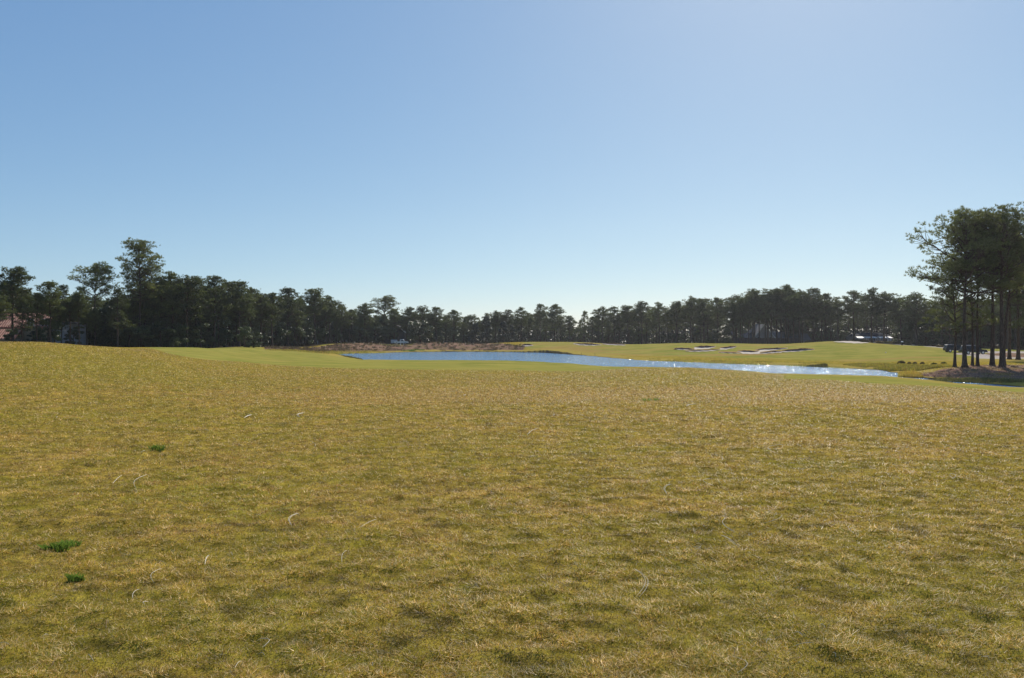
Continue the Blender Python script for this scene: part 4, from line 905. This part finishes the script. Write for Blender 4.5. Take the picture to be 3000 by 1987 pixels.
# ------------------------------------------------------------------ vehicles
def vehicle(px, D, rz, body_m, label, kind, cat='car', name='parked_car', s=1.0):
    p = at(px, D); root = empty(name, p, rz); tag(root, label, cat)
    if kind == 'suv':
        low = [(-2.3,.42),(-2.35,.95),(-2.25,1.05),(1.15,1.05),(2.15,.95),(2.38,.78),(2.40,.42)]; cab = [(-2.2,1.05),(-2.05,1.72),(-1.85,1.80),(.35,1.80),(.60,1.72),(1.25,1.05)]
        wins = [[(-1.95,1.12),(-1.85,1.62),(-.95,1.64),(-.95,1.12)],[(-.85,1.12),(-.85,1.64),(.02,1.64),(.02,1.12)],[(.12,1.12),(.12,1.64),(.45,1.62),(.95,1.12)]]
    else:
        low = [(-2.7,.5),(-2.7,1.05),(-.45,1.05),(1.45,1.08),(2.5,1.0),(2.68,.85),(2.7,.5)]; cab = [(-.5,1.05),(-.42,1.78),(-.2,1.84),(.75,1.84),(1.0,1.76),(1.55,1.08)]
        wins = [[(-.38,1.15),(-.32,1.66),(.30,1.70),(.30,1.15)],[(.40,1.15),(.40,1.70),(.80,1.68),(1.25,1.15)]]
    mb = MB(); mb.prism(low, -.92, .92); mb.build('body', body_m, root, bevel=.06)
    mb = MB(); n = len(cab); mb.add([(x, -.92 + .16 * (z_ - 1.05) / .7, z_) for x, z_ in cab] + [(x, .92 - .16 * (z_ - 1.05) / .7, z_) for x, z_ in cab], [tuple(range(n)), tuple(range(2*n-1, n-1, -1))] + [(i, i+n, (i+1) % n+n, (i+1) % n) for i in range(n)]); mb.build('cabin', body_m, root, bevel=.04)
    for wn in wins:
        for sgn in (-1, 1):
            q = MB(); q.add([(x, sgn * (.93 - .16 * (z_ - 1.05) / .7), z_) for x, z_ in wn], [tuple(range(len(wn)))]); q.build('side_window', M_GLASS, root)
    x0, x1 = cab[-1][0], cab[-2][0]; q = MB(); q.add([(x0 - .06 + .03, -.78, 1.14), (x0 - .03, .78, 1.14), (x1 + .08, .70, 1.68), (x1 + .08, -.70, 1.68)], [(0, 1, 2, 3)]); q.build('windscreen', M_GLASS, root)
    wxs = (-1.42, 1.5) if kind == 'suv' else (-1.7, 1.75)
    for x in wxs:
        for sgn in (-1, 1):
            q = MB(); q.tube([(x, sgn * .72, .37), (x, sgn * .95, .37)], [.37, .37], 18); t = q.build('wheel', M_TYRE, root); q = MB(); q.tube([(x, sgn * .95, .37), (x, sgn * .965, .37)], [.22, .20], 12); q.build('rim', M_CHROME, t)
    for sgn in (-1, 1):
        q = MB(); q.box(low[-2][0] - .06, low[-2][0] + .03, sgn * .68 - .16, sgn * .68 + .16, .72, .88); q.build('headlight', M_CHROME, root)
        q = MB(); q.box(wins[-1][-1][0] - .12, wins[-1][-1][0] + .06, min(sgn * .93, sgn * 1.1), max(sgn * .93, sgn * 1.1), 1.1, 1.27); q.build('mirror', body_m, root)
    q = MB(); q.box(low[-1][0] - .05, low[-1][0] + .06, -.9, .9, .42, .6); q.build('bumper', M_CHROME if kind != 'suv' else body_m, root)
    if kind == 'suv':
        for sgn in (-1, 1):
            q = MB(); q.tube([(-1.7, sgn * .66, 1.86), (.1, sgn * .66, 1.86)], [.025, .025], 6); q.build('roof_rail', M_CHROME, root)
            q = MB(); q.box(-1.0, 1.05, min(sgn*.93, sgn*1.02), max(sgn*.93, sgn*1.02), .40, .46); q.build('running_board', M_CHROME, root)
    root.scale = (s,) * 3; return root
Dv = 141.0
vehicle(2851, Dv, -.06, M_BLACK, 'black sport utility vehicle on the cart path behind the straw mound pines', 'suv', s=.88)
vehicle(2797, Dv + 8, -.10, M_BLACK, 'second dark vehicle just behind the black sport utility vehicle', 'suv', s=.80)
vehicle(1176, 244, -.05, M_WHITE, 'white pickup truck parked at the wood edge across the lake', 'pickup', 'truck', 'pickup_truck', s=.80)
# trailer beside the truck
p = at(1155, 246); t = empty('cargo_trailer', p); tag(t, 'silver grey box trailer left of the white pickup truck', 'trailer')
mb = MB(); mb.box(-.95, .85, -.8, .8, .35, 1.45); mb.build('box_body', M_SILVER, t, bevel=.04)
for s_ in (-1, 1):
    q = MB(); q.tube([(0, s_ * .72, .25), (0, s_ * .9, .25)], [.25, .25], 14); q.build('wheel', M_TYRE, t)
mb = MB(); mb.tube([(.85, 0, .4), (1.6, 0, .35)], [.04, .04], 6); mb.build('tow_bar', M_TYRE, t)
# posts and markers
def post(px, D, h, w_, lab, mat=M_WHITE, nm='marker_post'):
    p = at(px, D); mb = MB(); mb.tube([(0, 0, -.1), (0, 0, h * .93), (0, 0, h)], [w_, w_, w_ * .4], 8); mb.tube([(0, 0, h * .80), (0, 0, h * .84)], [w_ * 1.35, w_ * 1.35], 8)
    o = mb.build(nm, mat); o.location = p; tag(o, lab, 'post'); return o
post(1173.5, 232, 1.6, .09, 'tall white post in front of the white pickup truck'); post(1182.5, 232, .6, .07, 'short white post in front of the white pickup truck'); post(1164, 240, 1.15, .06, 'thin white post right of the silver trailer')
post(1300, 244, 1.0, .09, 'white post on top of the straw mound'); post(1703, 172, .9, .03, 'thin dark stake on the far bank left of its taller twin', M_TYRE); post(1743, 165, .7, .03, 'thin dark stake on the far bank right of the other', M_TYRE)
post(931, 220, .9, .05, 'short pale stake on the raised tee across the lake')
for px, y, lab in ((2595, 1034.5, 'single white golf ball marker on the far fairway below the black bin'), (840, 1010, 'tiny white tee marker on the green strip at the wood edge'), (989, 1004, 'tiny white tee marker on the raised tee')):
    D = cast(px, y); p = at(px, D); mb = MB(); mb.tube([(0, 0, -.02), (0, 0, .05), (0, 0, .12), (0, 0, .17), (0, 0, .19)], [.09, .11, .11, .07, .02], 10); o = mb.build('tee_marker', M_WHITE, smooth=True); o.location = p; tag(o, lab, 'marker')
# bin
D = cast(2643, 1012.5); p = at(2643, D); t = empty('litter_bin', p); tag(t, 'black litter bin with white top at the edge of the long sand patch', 'bin')
mb = MB(); mb.tube([(0, 0, 0), (0, 0, .55), (0, 0, .8)], [.24, .27, .27], 14); mb.build('drum', M_TYRE, t); mb = MB(); mb.tube([(0, 0, .8), (0, 0, .95), (0, 0, 1.05)], [.29, .27, .12], 14); mb.build('lid', M_WHITE, t)
for px, D, lab in ((2676, 196, 'pale boulder right of the black bin'),):
    p = at(px, D); bm = bmesh.new(); bmesh.ops.create_icosphere(bm, subdivisions=3, radius=.42)
    for v in bm.verts: v.co *= 1 + .18 * math.sin(v.co.x * 9 + v.co.y * 7) * math.cos(v.co.z * 8); v.co.z *= .6
    me = bpy.data.meshes.new('boulder'); bm.to_mesh(me); bm.free(); me.materials.append(M_SAND); o = bpy.data.objects.new('boulder', me); C.objects.link(o); o.location = p; tag(o, lab, 'rock')

hz = MB(); hz.box(-420, 420, 2.0, 420, -12, 60); hm = bpy.data.materials.new('light_haze'); hm.use_nodes = True; hn = hm.node_tree; hn.nodes.clear()
ho = hn.nodes.new('ShaderNodeOutputMaterial'); vs = hn.nodes.new('ShaderNodeVolumeScatter'); vs.inputs['Density'].default_value = .00014; vs.inputs['Anisotropy'].default_value = .55; vs.inputs['Color'].default_value = (.95, .97, 1, 1)
hn.links.new(vs.outputs[0], ho.inputs['Volume']); h_ = hz.build('haze', hm); tag(h_, kind='structure')  # haze volume, added to lift dark trees like a lens-flare veil
# ------------------------------------------------------------------ light, sky, camera
SAZ, SEL = math.radians(21), math.radians(38)
sd = Vector((math.sin(SAZ) * math.cos(SEL), math.cos(SAZ) * math.cos(SEL), math.sin(SEL)))
L = bpy.data.lights.new('sun', 'SUN'); L.energy = 4.8; L.angle = math.radians(.5); L.color = (1, .93, .83)
lo = bpy.data.objects.new('sun', L); C.objects.link(lo); lo.rotation_euler = sd.to_track_quat('Z', 'Y').to_euler(); lo.location = (20, 20, 60)
wd = bpy.data.worlds.new('World'); bpy.context.scene.world = wd; wd.use_nodes = True; nt = wd.node_tree
sk = nt.nodes.new('ShaderNodeTexSky'); sk.sky_type = 'NISHITA'; sk.sun_disc = False; sk.sun_elevation = SEL; sk.sun_rotation = SAZ
sk.air_density = .7; sk.dust_density = .3; sk.ozone_density = 4.0; sk.altitude = 10
bg = nt.nodes['Background']; bg.inputs[1].default_value = .10
sp_ = nt.nodes.new('ShaderNodeSeparateColor'); cb_ = nt.nodes.new('ShaderNodeCombineColor'); nt.links.new(sk.outputs[0], sp_.inputs[0])
for i, (a_, g_) in enumerate(((1.0, .82), (.97, .68), (.90, .46))):
    v_ = mathn(nt, 'POWER', mathn(nt, 'MULTIPLY', sp_.outputs[i], .09), g_); nt.links.new(mathn(nt, 'MULTIPLY', v_, a_ * 10), cb_.inputs[i])
nt.links.new(cb_.outputs[0], bg.inputs[0])
cam = bpy.data.cameras.new('camera'); co = bpy.data.objects.new('camera', cam); C.objects.link(co)
cam.sensor_width = 36; cam.lens = F / 3000 * 36; cam.clip_end = 8000; cam.clip_start = .1
co.location = (0, 0, EYE); co.rotation_euler = (math.pi / 2, 0, 0); cam.shift_y = -(993.5 - HOR) / 3000
sc = bpy.context.scene; sc.camera = co
sc.view_settings.view_transform = 'Standard'; sc.view_settings.look = 'None'; sc.view_settings.exposure = 0; sc.view_settings.gamma = 1
sc.cycles.max_bounces = 5; sc.cycles.diffuse_bounces = 2; sc.cycles.glossy_bounces = 2; sc.cycles.transmission_bounces = 2; sc.cycles.transparent_max_bounces = 2
sc.cycles.caustics_reflective = False; sc.cycles.caustics_refractive = False; sc.cycles.sample_clamp_indirect = 4
print('pines in fill', npine, 'objects', len(bpy.data.objects))
